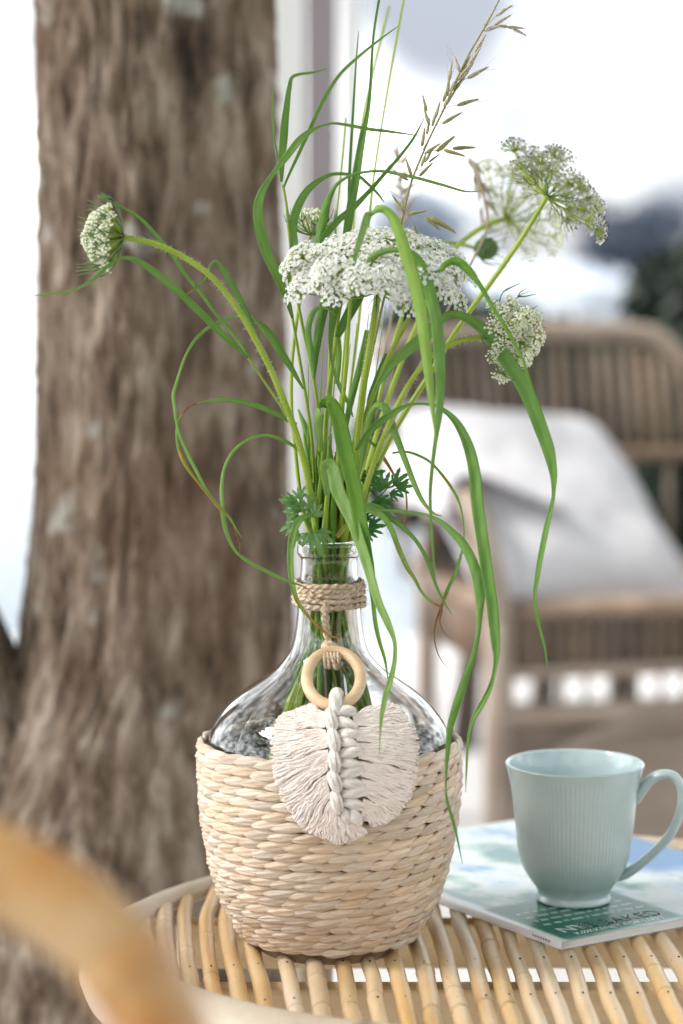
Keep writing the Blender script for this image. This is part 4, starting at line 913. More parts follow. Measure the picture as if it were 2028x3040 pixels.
# --- grass 4: looping withered leaves on the left
g = grass('grass with withered leaves looping in front of the tree trunk')
stem(g, [(860, 1240), (890, 1310), (915, 1400), (930, 1500), (936, 1592)], (1.55, 1.57), 8, 10, 104, tone=.3)
blade(g, [(866, 1250, 10), (829, 1169, 13), (798, 1079, 15), (762, 1004, 17), (736, 940, 19), (716, 895, 20), (692, 850, 21), (666, 806, 18), (645, 777, 11), (626, 788, 10), (610, 827, 9), (585, 852, 7), (546, 880, 2)], (1.555, 1.54, 1.515), 9, .28, dry=[(.9, 1, .5)])
blade(g, [(880, 1262, 14), (856, 1246, 18), (816, 1226, 18), (762, 1204, 18), (700, 1190, 15), (646, 1188, 12), (597, 1195, 6), (562, 1208, 6), (535, 1239, 6), (526, 1270, 9), (530, 1329, 11), (553, 1382, 13), (588, 1431, 8), (620, 1471, 7), (651, 1507, 9), (682, 1538, 7), (704, 1574, 4), (718, 1598, 1)], (1.555, 1.53, 1.50, 1.49), 10, .4, dry=[(.32, .50, .8), (.55, .9, .45)])
blade(g, [(760, 962, 3), (718, 941, 5), (691, 943, 8), (655, 954, 10), (620, 972, 12), (584, 1004, 11), (557, 1044, 9), (539, 1088, 9), (524, 1138, 11), (515, 1173, 13), (519, 1213, 11), (524, 1254, 9), (539, 1306, 10), (566, 1364, 12), (593, 1418, 12), (615, 1458, 9), (646, 1498, 8), (687, 1543, 6), (700, 1579, 4), (711, 1614, 4), (713, 1650, 2)], (1.55, 1.51, 1.50, 1.495), 11, .55, dry=[(.84, 1, .9)], phi=.15)
blade(g, [(905, 1375, 8), (890, 1342, 10), (865, 1320, 11), (829, 1302, 13), (789, 1292, 9), (745, 1302, 9), (709, 1324, 11), (682, 1355, 11), (664, 1400, 11), (658, 1454, 13), (660, 1498, 13), (664, 1543, 15), (678, 1596, 13), (704, 1641, 9), (740, 1668, 13), (789, 1695, 13), (834, 1717, 11), (870, 1730, 8), (914, 1748, 3), (963, 1791, 1)], (1.56, 1.53, 1.50, 1.51, 1.53), 12, .5, dry=[(.9, 1, .6)], phi=.2)
# --- grass 5: tallest blade
g = grass('tallest grass whose blade runs off the top of the picture')
stem(g, [(1020, 860), (1006, 932), (992, 1035), (981, 1146), (963, 1300), (955, 1380), (948, 1480), (945, 1595)], (1.57, 1.57), 11, 14, 105, tone=.2)
blade(g, [(1008, 900, 10), (1015, 800, 26), (1025, 720, 28), (1035, 650, 30), (1045, 590, 30), (1057, 523, 29), (1076, 408, 23), (1092, 332, 14), (1100, 255, 11), (1108, 115, 8), (1126, -5, 8), (1140, -70, 2)], (1.575, 1.585, 1.59), 13, .22)
blade(g, [(1030, 800, 9), (1035, 650, 10), (1038, 510, 10), (1047, 357, 9), (1057, 191, 6), (1065, 92, 2)], (1.58, 1.60), 14, .15, phi=.1)
blade(g, [(930, 800, 12), (955, 720, 20), (993, 663, 24), (1044, 619, 20), (1095, 568, 15), (1146, 510, 13), (1191, 459, 11), (1229, 408, 9), (1262, 347, 2)], (1.575, 1.56, 1.555), 15, .2)
blade(g, [(925, 800, 12), (945, 720, 28), (957, 660, 30), (968, 612, 28), (987, 568, 16), (1006, 542, 11), (1044, 520, 9), (1089, 510, 9), (1134, 508, 11), (1185, 517, 11), (1242, 529, 11), (1312, 548, 10), (1382, 568, 6), (1433, 566, 2)], (1.575, 1.57, 1.55), 16, .25)
# --- grass 6: stem with striped sheath in the middle of the bunch
g = grass('grass with broad folded leaf bending over the bottle mouth')
stem(g, [(1000, 1000), (985, 1090), (972, 1190), (965, 1290), (957, 1380), (947, 1480), (935, 1590)], (1.555, 1.56), 12, 15, 106, tone=.12)
blade(g, [(932, 1124, 8), (937, 1048, 26), (950, 968, 32), (963, 901, 37), (981, 834, 40), (995, 770, 36), (1003, 700, 20)], (1.56, 1.57), 17, .15)
blade(g, [(930, 1124, 6), (923, 1057, 20), (914, 986, 22), (923, 941, 20), (941, 915, 14), (968, 914, 10), (999, 937, 4)], (1.56, 1.545), 18, .3)
blade(g, [(1048, 1238, 4), (1035, 1200, 11), (1008, 1146, 15), (986, 1079, 9), (981, 1012, 17), (986, 950, 27), (995, 888, 35), (1008, 829, 38), (1015, 770, 30)], (1.545, 1.55, 1.56), 19, .3, dry=[(.3, .55, .25)])
blade(g, [(995, 1021, 7), (1008, 986, 24), (1030, 937, 35), (1062, 879, 38), (1085, 820, 26), (1095, 770, 8)], (1.555, 1.565), 20, .12)
blade(g, [(955, 1340, 12), (945, 1290, 28), (944, 1240, 32), (952, 1207, 30), (975, 1190, 34), (992, 1215, 48), (1008, 1260, 54), (1026, 1346, 57), (1052, 1448, 52), (1067, 1535, 50), (1084, 1621, 42), (1100, 1701, 32), (1107, 1775, 17), (1114, 1844, 15), (1126, 1902, 14), (1143, 1959, 10), (1152, 2020, 3)], (1.545, 1.53, 1.512, 1.498, 1.488), 21, .42, phi=.3, fold=.3, flips=(3,))
# --- grass 7: second broad front leaf
g = grass('grass with long striped leaf hanging over the front of the neck')
stem(g, [(985, 1376), (975, 1450), (965, 1550), (960, 1598)], (1.53, 1.555), 14, 16, 107, tone=.15)
blade(g, [(972, 1470, 20), (968, 1410, 34), (974, 1380, 42), (990, 1392, 46), (1002, 1450, 48), (1020, 1490, 46), (1047, 1545, 43), (1067, 1601, 39), (1090, 1672, 35), (1120, 1776, 29), (1149, 1844, 25), (1171, 1902, 15), (1172, 1959, 16), (1160, 2017, 20), (1146, 2062, 20), (1134, 2120, 14), (1129, 2177, 6), (1126, 2240, 2)], (1.535, 1.515, 1.49, 1.474, 1.458), 22, .62, phi=.2, fold=.22)
blade(g, [(1062, 1420, 10), (1078, 1340, 22), (1095, 1250, 22), (1112, 1208, 20), (1134, 1203, 28), (1153, 1223, 31), (1166, 1264, 28), (1185, 1315, 23), (1210, 1382, 20), (1231, 1438, 18), (1256, 1489, 14), (1287, 1524, 8), (1312, 1532, 2)], (1.56, 1.545, 1.52), 23, .45, dry=[(.4, .6, .2), (.9, 1, .8)])
# --- grass 8: right-hand arching leaves
g = grass('grass with the longest leaf arching far right beside the chair')
stem(g, [(1215, 943), (1185, 999), (1149, 1071), (1118, 1147), (1088, 1223), (1065, 1310), (1045, 1400), (1020, 1500), (1000, 1595)], (1.54, 1.56, 1.565), 15, 13, 108, tone=.4)
blade(g, [(1112, 1162, 8), (1159, 1086, 28), (1210, 1040, 38), (1261, 999, 42), (1302, 953, 34), (1343, 932, 27), (1389, 945, 32), (1430, 973, 40), (1475, 1024, 46), (1506, 1068, 50), (1557, 1144, 52), (1595, 1234, 49), (1627, 1323, 44), (1643, 1393, 30), (1645, 1451, 15), (1640, 1495, 13), (1621, 1578, 20), (1599, 1693, 18), (1589, 1769, 12), (1599, 1852, 11), (1618, 1922, 8), (1626, 1988, 2)], (1.545, 1.52, 1.50, 1.49, 1.485), 24, .25, phi=.3)
blade(g, [(1058, 1335, 10), (1088, 1292, 20), (1130, 1250, 24), (1172, 1222, 22), (1206, 1204, 12), (1240, 1198, 9), (1275, 1200, 10), (1302, 1208, 13), (1338, 1234, 20), (1368, 1274, 29), (1394, 1336, 37), (1409, 1407, 41), (1419, 1509, 43), (1432, 1600, 43), (1447, 1700, 42), (1463, 1810, 40), (1471, 1897, 34), (1474, 1945, 22), (1468, 1995, 13), (1452, 2050, 18), (1428, 2095, 21), (1405, 2135, 14), (1391, 2190, 10), (1385, 2290, 6), (1382, 2352, 1)], (1.55, 1.52, 1.49, 1.475, 1.47), 25, .25, phi=.3, fold=.4)
# --- grass 9: front arch over the white umbel
g = grass('grass folding in front of the big white flower head')
stem(g, [(1050, 800), (1040, 900), (1032, 1020), (1022, 1150), (1010, 1300), (995, 1450), (975, 1595)], (1.50, 1.54, 1.565), 10, 14, 109, tone=.3)
blade(g, [(1048, 800, 8), (1058, 750, 17), (1070, 710, 22), (1082, 668, 25), (1092, 640, 28), (1105, 624, 26), (1132, 620, 26), (1158, 636, 30), (1180, 680, 38), (1200, 743, 43), (1218, 801, 45), (1234, 858, 45), (1248, 924, 43), (1258, 1000, 40), (1268, 1080, 34), (1276, 1150, 27), (1284, 1210, 18), (1291, 1270, 9), (1295, 1330, 2)], (1.50, 1.475, 1.462, 1.46), 26, .7, phi=.25, fold=.3, flips=(5,))
blade(g, [(1092, 806, 6), (1098, 778, 24), (1120, 755, 24), (1150, 744, 20), (1182, 742, 20), (1212, 750, 28), (1238, 772, 36), (1262, 815, 40), (1281, 880, 41), (1295, 944, 41), (1303, 1010, 41), (1308, 1085, 38), (1309, 1160, 30), (1304, 1240, 22), (1294, 1308, 15), (1285, 1380, 14), (1278, 1461, 12), (1280, 1557, 10), (1287, 1652, 8), (1293, 1716, 2)], (1.50, 1.48, 1.468, 1.47), 27, .3, phi=.3)
blade(g, [(1252, 870, 6), (1274, 840, 20), (1287, 815, 24), (1305, 798, 20), (1326, 784, 22), (1349, 776, 28), (1371, 785, 30), (1394, 807, 26), (1412, 830, 20), (1432, 858, 16), (1463, 913, 14), (1486, 946, 13), (1507, 984, 13), (1534, 1032, 12), (1553, 1070, 11), (1568, 1118, 10), (1584, 1166, 9), (1595, 1205, 4), (1604, 1240, 1)], (1.50, 1.485, 1.475), 28, .4, phi=.25, flips=(3,))
# --- grass 10: drooping right leaves from the mouth
g = grass('grass with drooping leaves and brown tips right of the neck')
stem(g, [(1060, 1490), (1040, 1530), (1020, 1598)], (1.55, 1.56), 10, 12, 110, tone=.2)
blade(g, [(1050, 1505, 12), (1090, 1508, 10), (1129, 1514, 7), (1174, 1517, 13), (1236, 1524, 11), (1271, 1531, 11), (1302, 1545, 15), (1343, 1580, 25), (1379, 1621, 31), (1404, 1672, 35), (1417, 1715, 37), (1425, 1770, 34), (1424, 1825, 22), (1419, 1884, 15), (1405, 1948, 19), (1374, 2044, 27), (1353, 2107, 28), (1336, 2171, 22), (1328, 2250, 14), (1324, 2331, 5), (1328, 2378, 9), (1343, 2429, 10), (1356, 2480, 8), (1373, 2564, 1)], (1.55, 1.51, 1.48, 1.47, 1.465), 29, .2, phi=.25)
blade(g, [(1040, 1500, 20), (1067, 1499, 24), (1123, 1509, 24), (1159, 1536, 20), (1210, 1578, 15), (1241, 1613, 13), (1262, 1648, 14), (1280, 1690, 13), (1296, 1740, 10), (1318, 1786, 7), (1343, 1826, 1)], (1.55, 1.53, 1.51), 30, .25)
blade(g, [(1040, 1505, 14), (1072, 1508, 20), (1110, 1516, 24), (1140, 1534, 22), (1164, 1572, 20), (1186, 1630, 18), (1208, 1681, 16), (1232, 1719, 12), (1256, 1762, 9), (1285, 1789, 8), (1311, 1806, 8), (1306, 1844, 6), (1318, 1877, 4), (1346, 1900, 1)], (1.55, 1.525, 1.50), 31, .45, dry=[(.3, .62, .28), (.66, 1, .85)])
blade(g, [(1165, 1345, 6), (1205, 1341, 7), (1241, 1351, 9), (1277, 1371, 9), (1307, 1402, 10), (1338, 1443, 10), (1363, 1489, 8), (1374, 1535, 5), (1378, 1586, 4), (1373, 1632, 8), (1352, 1700, 13), (1328, 1753, 13), (1309, 1806, 10), (1292, 1858, 6), (1290, 1896, 4), (1302, 1945, 3), (1330, 1986, 1)], (1.555, 1.535, 1.52), 32, .4, dry=[(.22, .36, .4), (.68, 1, .8)])
# --- grass 11: short leaf curling over the lip
g = grass('grass leaf curling over the left lip and turning orange')
stem(g, [(935, 1530), (940, 1560), (945, 1596)], (1.55, 1.56), 8, 9, 111, tone=.2)
blade(g, [(938, 1532, 10), (914, 1530, 18), (886, 1548, 24), (869, 1591, 24), (862, 1642, 22), (864, 1700, 20), (871, 1747, 17), (885, 1787, 14), (913, 1827, 10), (953, 1867, 8), (988, 1890, 6), (1034, 1893, 2)], (1.55, 1.535, 1.53), 33, .5, dry=[(.55, .72, .35), (.66, 1, .62)], phi=.2)
blade(g, [(1000, 1594, 16), (1022, 1568, 18), (1048, 1545, 12), (1056, 1536, 3)], (1.55, 1.545), 34, .4, dry=[(0, 1, .38)])
blade(g, [(1090, 1300, 6), (1118, 1330, 11), (1140, 1360, 12), (1165, 1400, 9), (1180, 1430, 3)], (1.585, 1.60), 35, .3, dry=[(.2, 1, .5)])
blade(g, [(1190, 1470, 4), (1203, 1440, 6), (1208, 1490, 6), (1206, 1530, 6), (1195, 1570, 2)][1:], (1.60, 1.61), 36, .3, dry=[(0, 1, .5)])
# --- extra fill stems in the bunch
g = grass('tight bundle of bare green stalks in the middle of the bunch')
for i, (xt, yt, xb, w, Y0, tn) in enumerate(((1095, 930, 1010, 9, 1.585, .3), (1060, 960, 985, 8, 1.60, .2), (1145, 900, 1030, 6, 1.59, .5), (960, 1000, 925, 9, 1.59, .25), (1040, 1020, 965, 10, 1.575, .15), (1010, 880, 955, 9, 1.60, .35), (1120, 1130, 1015, 12, 1.58, .35), (985, 960, 950, 8, 1.61, .45), (1170, 1080, 1040, 8, 1.60, .3), (915, 1080, 915, 9, 1.585, .2))):
    stem(g, [(xt, yt), (lerp(xt, xb, .35), lerp(yt, 1595, .4)), (lerp(xt, xb, .75), lerp(yt, 1595, .75)), (xb, 1596)], (Y0, 1.572), 2, w * 1.3, 200 + i, tone=tn)
for i in range(26):
    r_ = random.Random(900 + i); a = i * 2.4; rr = .0138 * math.sqrt((i + .5) / 26); tp = Vector((BX + rr * math.cos(a), BY + rr * math.sin(a), ZLIP + r_.uniform(.012, .05))); S_ = [tuple(tp + Vector((r_.uniform(-.004, .004), 0, .02))) + (.0004,), tuple(tp) + (.0013,)] + [q + (.0014,) for q in in_bottle(900 + i, Vector((BX + rr * 1.2 * math.cos(a), BY + rr * 1.2 * math.sin(a), 0)))]; S_ = crom(S_, 6); b = MB(); b.tube([p[:3] for p in S_], [max(.0003, p[3]) for p in S_], 7, cols=[((.35 if i % 7 == 3 else 0), .05 + .4 * r_.random(), 0)] * len(S_)); b.build('stem', M['leaf'] if i % 3 else M['stem'], g)
for i, (pts, Ys) in enumerate(((((1096, 1290, 30), (1102, 1200, 34), (1120, 1130, 26), (1145, 1050, 10)), (1.575, 1.585)), (((985, 1560, 34), (1000, 1480, 36), (1010, 1380, 30), (1025, 1290, 10)), (1.575, 1.58)), (((935, 1590, 20), (960, 1500, 34), (1000, 1420, 36), (1040, 1360, 22)), (1.58, 1.59)), (((1060, 1590, 20), (1050, 1500, 40), (1040, 1430, 44), (1060, 1350, 24)), (1.58, 1.575)), (((925, 1430, 12), (915, 1330, 26), (905, 1270, 20), (885, 1215, 5)), (1.58, 1.59)), (((1090, 980, 14), (1070, 1080, 22), (1040, 1200, 22), (1020, 1300, 14)), (1.585, 1.58)), (((1000, 1140, 14), (1003, 1040, 24), (990, 960, 26), (985, 900, 10)), (1.60, 1.60)))):
    blade(g, list(pts), Ys, 60 + i, .08 + .05 * i)
# --- thin blurred background blades
g = grass('two hair-thin pale blades leaning right behind the bunch')
stem(g, [(1198, 0), (1165, 180), (1140, 330), (1110, 520), (1090, 700), (1060, 1000), (1020, 1300), (1000, 1590)], (1.70, 1.66, 1.58), 7, 9, 120, tone=.5)
stem(g, [(1155, 20), (1120, 160), (1080, 350), (1060, 520), (1040, 800), (1010, 1200), (990, 1590)], (1.78, 1.68, 1.58), 8, 8, 121, tone=.5)
stem(g, [(1026, 350), (1020, 430), (1008, 560), (1000, 640), (985, 900), (970, 1300), (965, 1590)], (1.66, 1.62, 1.58), 5, 7, 122, tone=.4)

# ------------------------------------------------------------------ umbel flowers
def frame(ax):
    ax = Vector(ax).normalized(); u = ax.orthogonal().normalized(); return u, ax.cross(u), ax
def floret(b, c, nrm, r, r_, m=0, tone=.5, k=5):
    u, v, n = frame(nrm); a0 = r_.uniform(0, 6.28); ci = b.vert(c - n * r * .15, (0, tone * .6, 0))
    for q in range(k):
        a = a0 + 2 * math.pi * q / k; rr = r * r_.uniform(.75, 1.2); lift = r_.uniform(-.1, .35) * r
        d = u * math.cos(a) + v * math.sin(a); e = u * math.cos(a + 1.57) + v * math.sin(a + 1.57); t_ = tone + r_.uniform(-.15, .3)
        i1 = b.vert(c + d * rr * .6 + e * rr * .38 + n * lift * .5, (0, t_, 0)); i2 = b.vert(c + d * rr + e * rr * .22 + n * lift, (0, t_, 0)); i3 = b.vert(c + d * rr * .82 + n * lift * .7, (0, t_, 0)); i4 = b.vert(c + d * rr - e * rr * .22 + n * lift, (0, t_, 0)); i5 = b.vert(c + d * rr * .6 - e * rr * .38 + n * lift * .5, (0, t_, 0))
        b.face((ci, i1, i2, i3), m); b.face((ci, i3, i4, i5), m)
def umbellet(parent, base, nrm, ur, nf, fr, mode, seed, tone=.5, dome=.45):
    r_ = random.Random(seed); u, v, n = frame(nrm); b = MB(); base = Vector(base); ped = MB()
    for i in range(nf):
        rr = math.sqrt((i + .5) / nf); a = i * 2.39996 + r_.uniform(-.25, .25)
        off = u * math.cos(a) * rr * ur + v * math.sin(a) * rr * ur + n * (ur * (.85 - dome * rr * rr) + r_.gauss(0, ur * .06)); c = base + off
        d = (off.normalized() * .6 + n * .6 + Vector((r_.gauss(0, .25), r_.gauss(0, .25), r_.gauss(0, .25)))).normalized()
        if mode == 'flower':
            floret(b, c, d, fr * (1 + .5 * max(0, rr - .75) * 3 * r_.random()), r_, 0, tone)
            if i % 4 == 0: b.ico(c + d * fr * .25, fr * .16, 1)
        elif mode == 'seed':
            floret(b, c, d, fr, r_, 0, tone, 4)
            if r_.random() < .6: b.ico(c + d * fr * .5, fr * .55, 2)
        else: b.ico(c, fr * r_.uniform(.8, 1.25), 0, cols=(0, tone + r_.uniform(-.4, .4), 0))
        if i % (2 if mode != 'bud' else 4) == 0 or rr > .8: ped.tube([base, base + off * .55 + n * ur * .08, c], [.00022, .0002, .00016], 3, cap=False, cols=[(0, .6, 0)] * 3)
    top = {'flower': M['petal'], 'seed': M['pinkish'], 'bud': M['cream']}[mode]
    o = b.build('umbellet', [top, M['bract'], M['seed']], parent, smooth=(mode == 'bud')); stuff(o)
    stuff(ped.build('pedicels', M['stem'], o)); return o
def umbel(t, node, axis, Rw, H, n, ur, nf, fr, mode, seed, tone=.5, amax=1.0, bracts=9, bl=.028, squash=None, rayr=.00055, curl=0, spots=None, brm='bract', btone=.3, bback=.5, cup=0):
    r_ = random.Random(seed); u, v, ax = frame(axis); node = Vector(node)
    for i in range(n + len(spots or ())):
        q = math.sqrt((i + .5) / max(1, n)) * amax; a = i * 2.39996 + r_.uniform(-.2, .2)
        rad = u * math.cos(a) + v * math.sin(a)
        if squash is not None: rad = rad - Vector(squash[0]) * (rad.dot(Vector(squash[0])) * (1 - squash[1]))
        pos = node + rad * (Rw * q) + ax * (H * (1 - .62 * q * q) * r_.uniform(.95, 1.05)) + rad * 0
        nr = (rad * q * (.9 - curl) + ax * (.9 if not curl else .9)).normalized()
        if i >= n:
            sp_ = spots[i - n]; pos = at(sp_[0], sp_[1], sp_[2]); d_ = pos - node; rad = d_ - ax * d_.dot(ax); rad = rad / max(1e-6, rad.length); q = min(1, (d_ - ax * d_.dot(ax)).length / Rw); nr = (d_.normalized() * .75 + ax * .45).normalized()
        base = pos - nr * ur * .75
        b = MB(); mid = node + (base - node) * .5 + rad * (Rw * q * .10) + ax * (-H * .03 if not curl else 0)
        b.tube(crom([tuple(node + rad * .001), tuple(mid), tuple(base)], 4), rayr, 5, cols=[(0, .5, 0)] * 9); b.build('ray', M['stem'], t)
        umbellet(t, base, nr, ur * r_.uniform(.85, 1.12), nf, fr, mode, seed * 50 + i, tone)
    for i in range(bracts):
        a = 2 * math.pi * (i + r_.uniform(-.3, .3)) / bracts; rad = u * math.cos(a) + v * math.sin(a); L = bl * r_.uniform(.7, 1.15); b = MB()
        if cup:
            tip = r_.uniform(.55, 1.2); out = r_.uniform(1.0, 1.3); pts = []; jit = r_.uniform(-.5, .5); rad = (rad + ax.cross(rad) * jit * .5).normalized()
            for k in range(9):
                s_ = k / 8; pts.append(node + rad * (Rw * out * math.sin(min(1.45, s_ * 2.0)) * (1 + .25 * max(0, s_ - .7))) + ax * (H * tip * (s_ ** 1.5) - .001))
            b.tube(pts, [.00085 * (1 - .8 * (k / 8) ** 1.5) for k in range(9)], 5, cols=[(0, btone, 0)] * 9, flat=.6)
            for s in (-1, 1):
                q = pts[5]; sd_ = ax.cross(rad) * s
                b.tube([q, q + sd_ * Rw * .14 + (pts[7] - q) * .6, q + sd_ * Rw * .22 + (pts[8] - q) * 1.05], [.0005, .0004, .00015], 4, cols=[(0, btone, 0)] * 3)
            b.build('bract', M[brm], t); continue
        def br(p0, d0, L_, w): 
            pts = [p0 + d0 * (L_ * k / 5) + ax * (L_ * (.10 * math.sin(k * .9) - bback * .25 * (k / 5) ** 2)) for k in range(6)]
            b.tube(pts, [w * (1 - .75 * k / 5) for k in range(6)], 5, cols=[(0, btone, 0)] * 6, flat=.55)
            return pts
        d = (rad + ax * r_.uniform(-.35, .35)).normalized(); P = br(node, d, L, .0006)
        for s in (-1, 1):
            e = (d + ax.cross(d) * s * .55 + ax * r_.uniform(-.2, .2)).normalized(); br(P[2], e, L * .55, .00045)
            e2 = (d + ax.cross(d) * s * .3).normalized(); br(P[3], e2, L * .4, .0004)
        b.build('bract', M[brm], t)
def carrot(label, px, py): return empty('wild_carrot_flower', at(px, py, BY + .015), label, 'flower')

# big white open umbel
t = carrot('big white lacy flower head above the middle of the bunch', 1030, 1600)
stem(t, [(1122, 868), (1108, 968), (1093, 1060), (1078, 1152), (1067, 1250), (1055, 1370), (1040, 1480), (1025, 1598)], (1.545, 1.552, 1.56, 1.565), 20, 22, 130, tone=.55, hairs=260, name='stalk')
umbel(t, at(1122, 868, 1.545), (-.06, -.30, 1), .0600, .0385, 52, .0106, 92, .00122, 'flower', 11, .85, bracts=10, bl=.028, amax=.97, spots=[(848, 768, 1.535), (880, 742, 1.52), (952, 790, 1.49), (1000, 800, 1.495), (1066, 822, 1.482), (1138, 825, 1.485), (1195, 840, 1.49), (1370, 880, 1.53), (1398, 800, 1.54), (1330, 850, 1.51), (1215, 890, 1.50), (1270, 800, 1.49)])
# seedy umbel, upper right, seen from behind
t = carrot('greyish seed-speckled flower head at upper right, seen from below', 1050, 1600)
stem(t, [(1625, 583), (1560, 690), (1500, 780), (1440, 862), (1390, 930), (1330, 1020), (1270, 1120), (1200, 1230), (1150, 1320), (1110, 1410), (1080, 1500), (1045, 1592)], (1.635, 1.62, 1.59, 1.57), 15, 17, 131, tone=.5, hairs=60, name='stalk')
umbel(t, at(1625, 583, 1.635), (.60, .42, .72), .045, .031, 0, .0092, 52, .0014, 'seed', 12, .55, bracts=12, bl=.032, amax=1.0, btone=.1, spots=[(1525, 425, 1.655), (1545, 480, 1.65), (1575, 455, 1.67), (1610, 465, 1.65), (1650, 445, 1.66), (1672, 462, 1.675), (1600, 500, 1.675), (1640, 500, 1.685), (1570, 520, 1.66), (1700, 530, 1.665), (1735, 545, 1.66), (1690, 570, 1.68), (1760, 580, 1.665), (1785, 615, 1.65), (1745, 620, 1.675), (1765, 655, 1.64), (1798, 690, 1.635), (1715, 610, 1.69), (1700, 650, 1.66), (1660, 540, 1.69)])
# blurred umbel behind it
t = carrot('pale green out-of-focus flower head behind the seedy one', 1040, 1600)
stem(t, [(1505, 650), (1460, 662), (1420, 682), (1380, 712), (1345, 748), (1290, 850), (1210, 1030), (1130, 1250), (1080, 1430), (1040, 1592)], (1.80, 1.76, 1.68, 1.58), 15, 15, 132, tone=.5, name='stalk')
umbel(t, at(1505, 650, 1.80), (.50, .30, .35), .046, .032, 20, .0095, 20, .0013, 'bud', 13, .75, bracts=8, bl=.028, btone=.8)
# green bud
t = carrot('round green unopened flower bud out of focus at right', 1030, 1600)
stem(t, [(1415, 738), (1370, 726), (1320, 722), (1280, 740), (1240, 800), (1190, 950), (1120, 1200), (1070, 1420), (1035, 1592)], (1.78, 1.74, 1.66, 1.58), 10, 12, 133, tone=.45, name='stalk')
bc = at(1443, 738, 1.78); b = MB(); r_ = random.Random(4)
for i in range(150):
    zq = 1 - 2 * (i + .5) / 150; a = i * 2.39996; rr = math.sqrt(1 - zq * zq); d = Vector((zq, rr * math.cos(a), rr * math.sin(a))); b.ico(bc + Vector((d.x * .0080, d.y * .0080, d.z * .0074)), .00135, cols=(0, .35 + r_.random() * .3, 0))
stuff(b.build('flower_bud', M['bract'], t))
for i in range(9):
    a = 2 * math.pi * i / 9; rad = Vector((0, math.cos(a), math.sin(a))); b = MB(); n0 = at(1412, 738, 1.78)
    b.tube(crom([tuple(n0), tuple(n0 + rad * .0105 + Vector((.006, 0, 0))), tuple(n0 + rad * .0135 + Vector((.014, 0, 0))), tuple(n0 + rad * r_.uniform(.012, .02) + Vector((.024, 0, r_.uniform(-.004, .004))))], 4), [.0006 - .0004 * k / 12 for k in range(13)], 5); b.build('bract', M['bract'], t)
# left nodding umbel
t = carrot('cream half-open flower head nodding far left before the trunk', 945, 1600)
stem(t, [(368, 706), (420, 714), (480, 732), (550, 766), (620, 815), (675, 875), (720, 940), (765, 1020), (805, 1100), (845, 1195), (880, 1290), (905, 1380), (925, 1480), (942, 1592)], (1.50, 1.505, 1.53, 1.565), 16, 20, 134, tone=.5, hairs=420, name='stalk')
umbel(t, at(362, 704, 1.50), (-1, -.12, .06), .0200, .0235, 34, .0058, 34, .00080, 'bud', 14, .62, amax=1.0, bracts=16, bl=.026, curl=.45, btone=.45, cup=1)
# right umbel, curled
t = carrot('pale green curled flower head at right in front of the chair back', 1050, 1600)
stem(t, [(1484, 998), (1440, 1002), (1385, 1008), (1330, 1026), (1280, 1060), (1235, 1110), (1195, 1175), (1160, 1250), (1130, 1320), (1105, 1390), (1080, 1470), (1045, 1592)], (1.53, 1.53, 1.545, 1.565), 15, 17, 135, tone=.55, hairs=300, name='stalk')
umbel(t, at(1484, 998, 1.53), (.80, -.62, .06), .0235, .0180, 22, .0060, 44, .00075, 'bud', 15, .70, spots=[(1600, 945, 1.515), (1575, 935, 1.51), (1598, 1035, 1.515), (1570, 1075, 1.505), (1610, 1000, 1.52), (1490, 1110, 1.52), (1505, 1120, 1.515), (1548, 950, 1.505)], amax=1.05, bracts=10, bl=.024, curl=.3, btone=.15, cup=1)
# small umbel behind the big one
t = carrot('small greenish flower head peeking up behind the big white one', 905, 1600)
stem(t, [(926, 694), (912, 735), (903, 775), (892, 879), (879, 968), (867, 1079), (865, 1191), (871, 1280), (879, 1356), (889, 1448), (905, 1540), (925, 1595)], (1.61, 1.59, 1.575, 1.57), 10, 12, 136, tone=.5, name='stalk')
umbel(t, at(926, 694, 1.61), (0, .05, 1), .0150, .0165, 12, .0055, 14, .001, 'bud', 16, .6, bracts=9, bl=.024, curl=.3, cup=1)

# ------------------------------------------------------------------ oat grass panicle
def spikelet(parent, x, y, ang, L, Y, seed, tone=.4, awn=.0):
    """husked spikelet: base pixel, direction angle in the picture (0 = right, 90 = up), length in px"""
    r_ = random.Random(seed); p = at(x, y, Y); d = RIGHT * math.cos(R(ang)) + UP * math.sin(R(ang)) + FWD * r_.uniform(-.25, .25); d.normalize(); Lm = L * 1.35 / ppm(p); b = MB()
    s = d.cross(FWD).normalized()
    for k, (o, tw, ll) in enumerate(((-.10, .06, .92), (.10, -.06, 1.0), (0, 0, .80))):
        dd = (d + s * tw).normalized(); n = 8
        b.tube([p + s * (o * Lm * .35) + dd * (Lm * ll * i / n) for i in range(n + 1)], [Lm * .125 * math.sin(math.pi * min(1, (i / n) ** .8 * .97 + .03)) ** .8 + .00005 for i in range(n + 1)], 7, cols=[(.0 if r_.random() < .8 else .2, tone + .35 * (k == 0) * r_.random() + .2 * i / n, 0) for i in range(n + 1)], flat=.6)
    for k in range(2):
        e = (d + s * r_.uniform(-.25, .25)).normalized(); b.tube([p + d * Lm * .7, p + e * Lm * 1.2, p + e * Lm * r_.uniform(1.35, 1.7)], [.00011, .00008, .00004], 3, cap=False, cols=[(0, .8, 0)] * 3)
    o = b.build('spikelet', M['husk'], parent); return o
oat = empty('oat_grass', at(1010, 1600, BY + .015), 'flowering grass panicle with drooping husks rising at upper right', 'grass')
OP = [(1492, -20), (1455, 52), (1428, 100), (1385, 175), (1345, 260), (1320, 320), (1290, 380), (1262, 440), (1225, 530), (1205, 600), (1192, 660), (1170, 760), (1130, 930), (1090, 1120), (1050, 1350), (1010, 1592)]
stem(oat, OP, (1.55, 1.555, 1.57, 1.57), 5, 9, 140, tone=.3, m='husk')
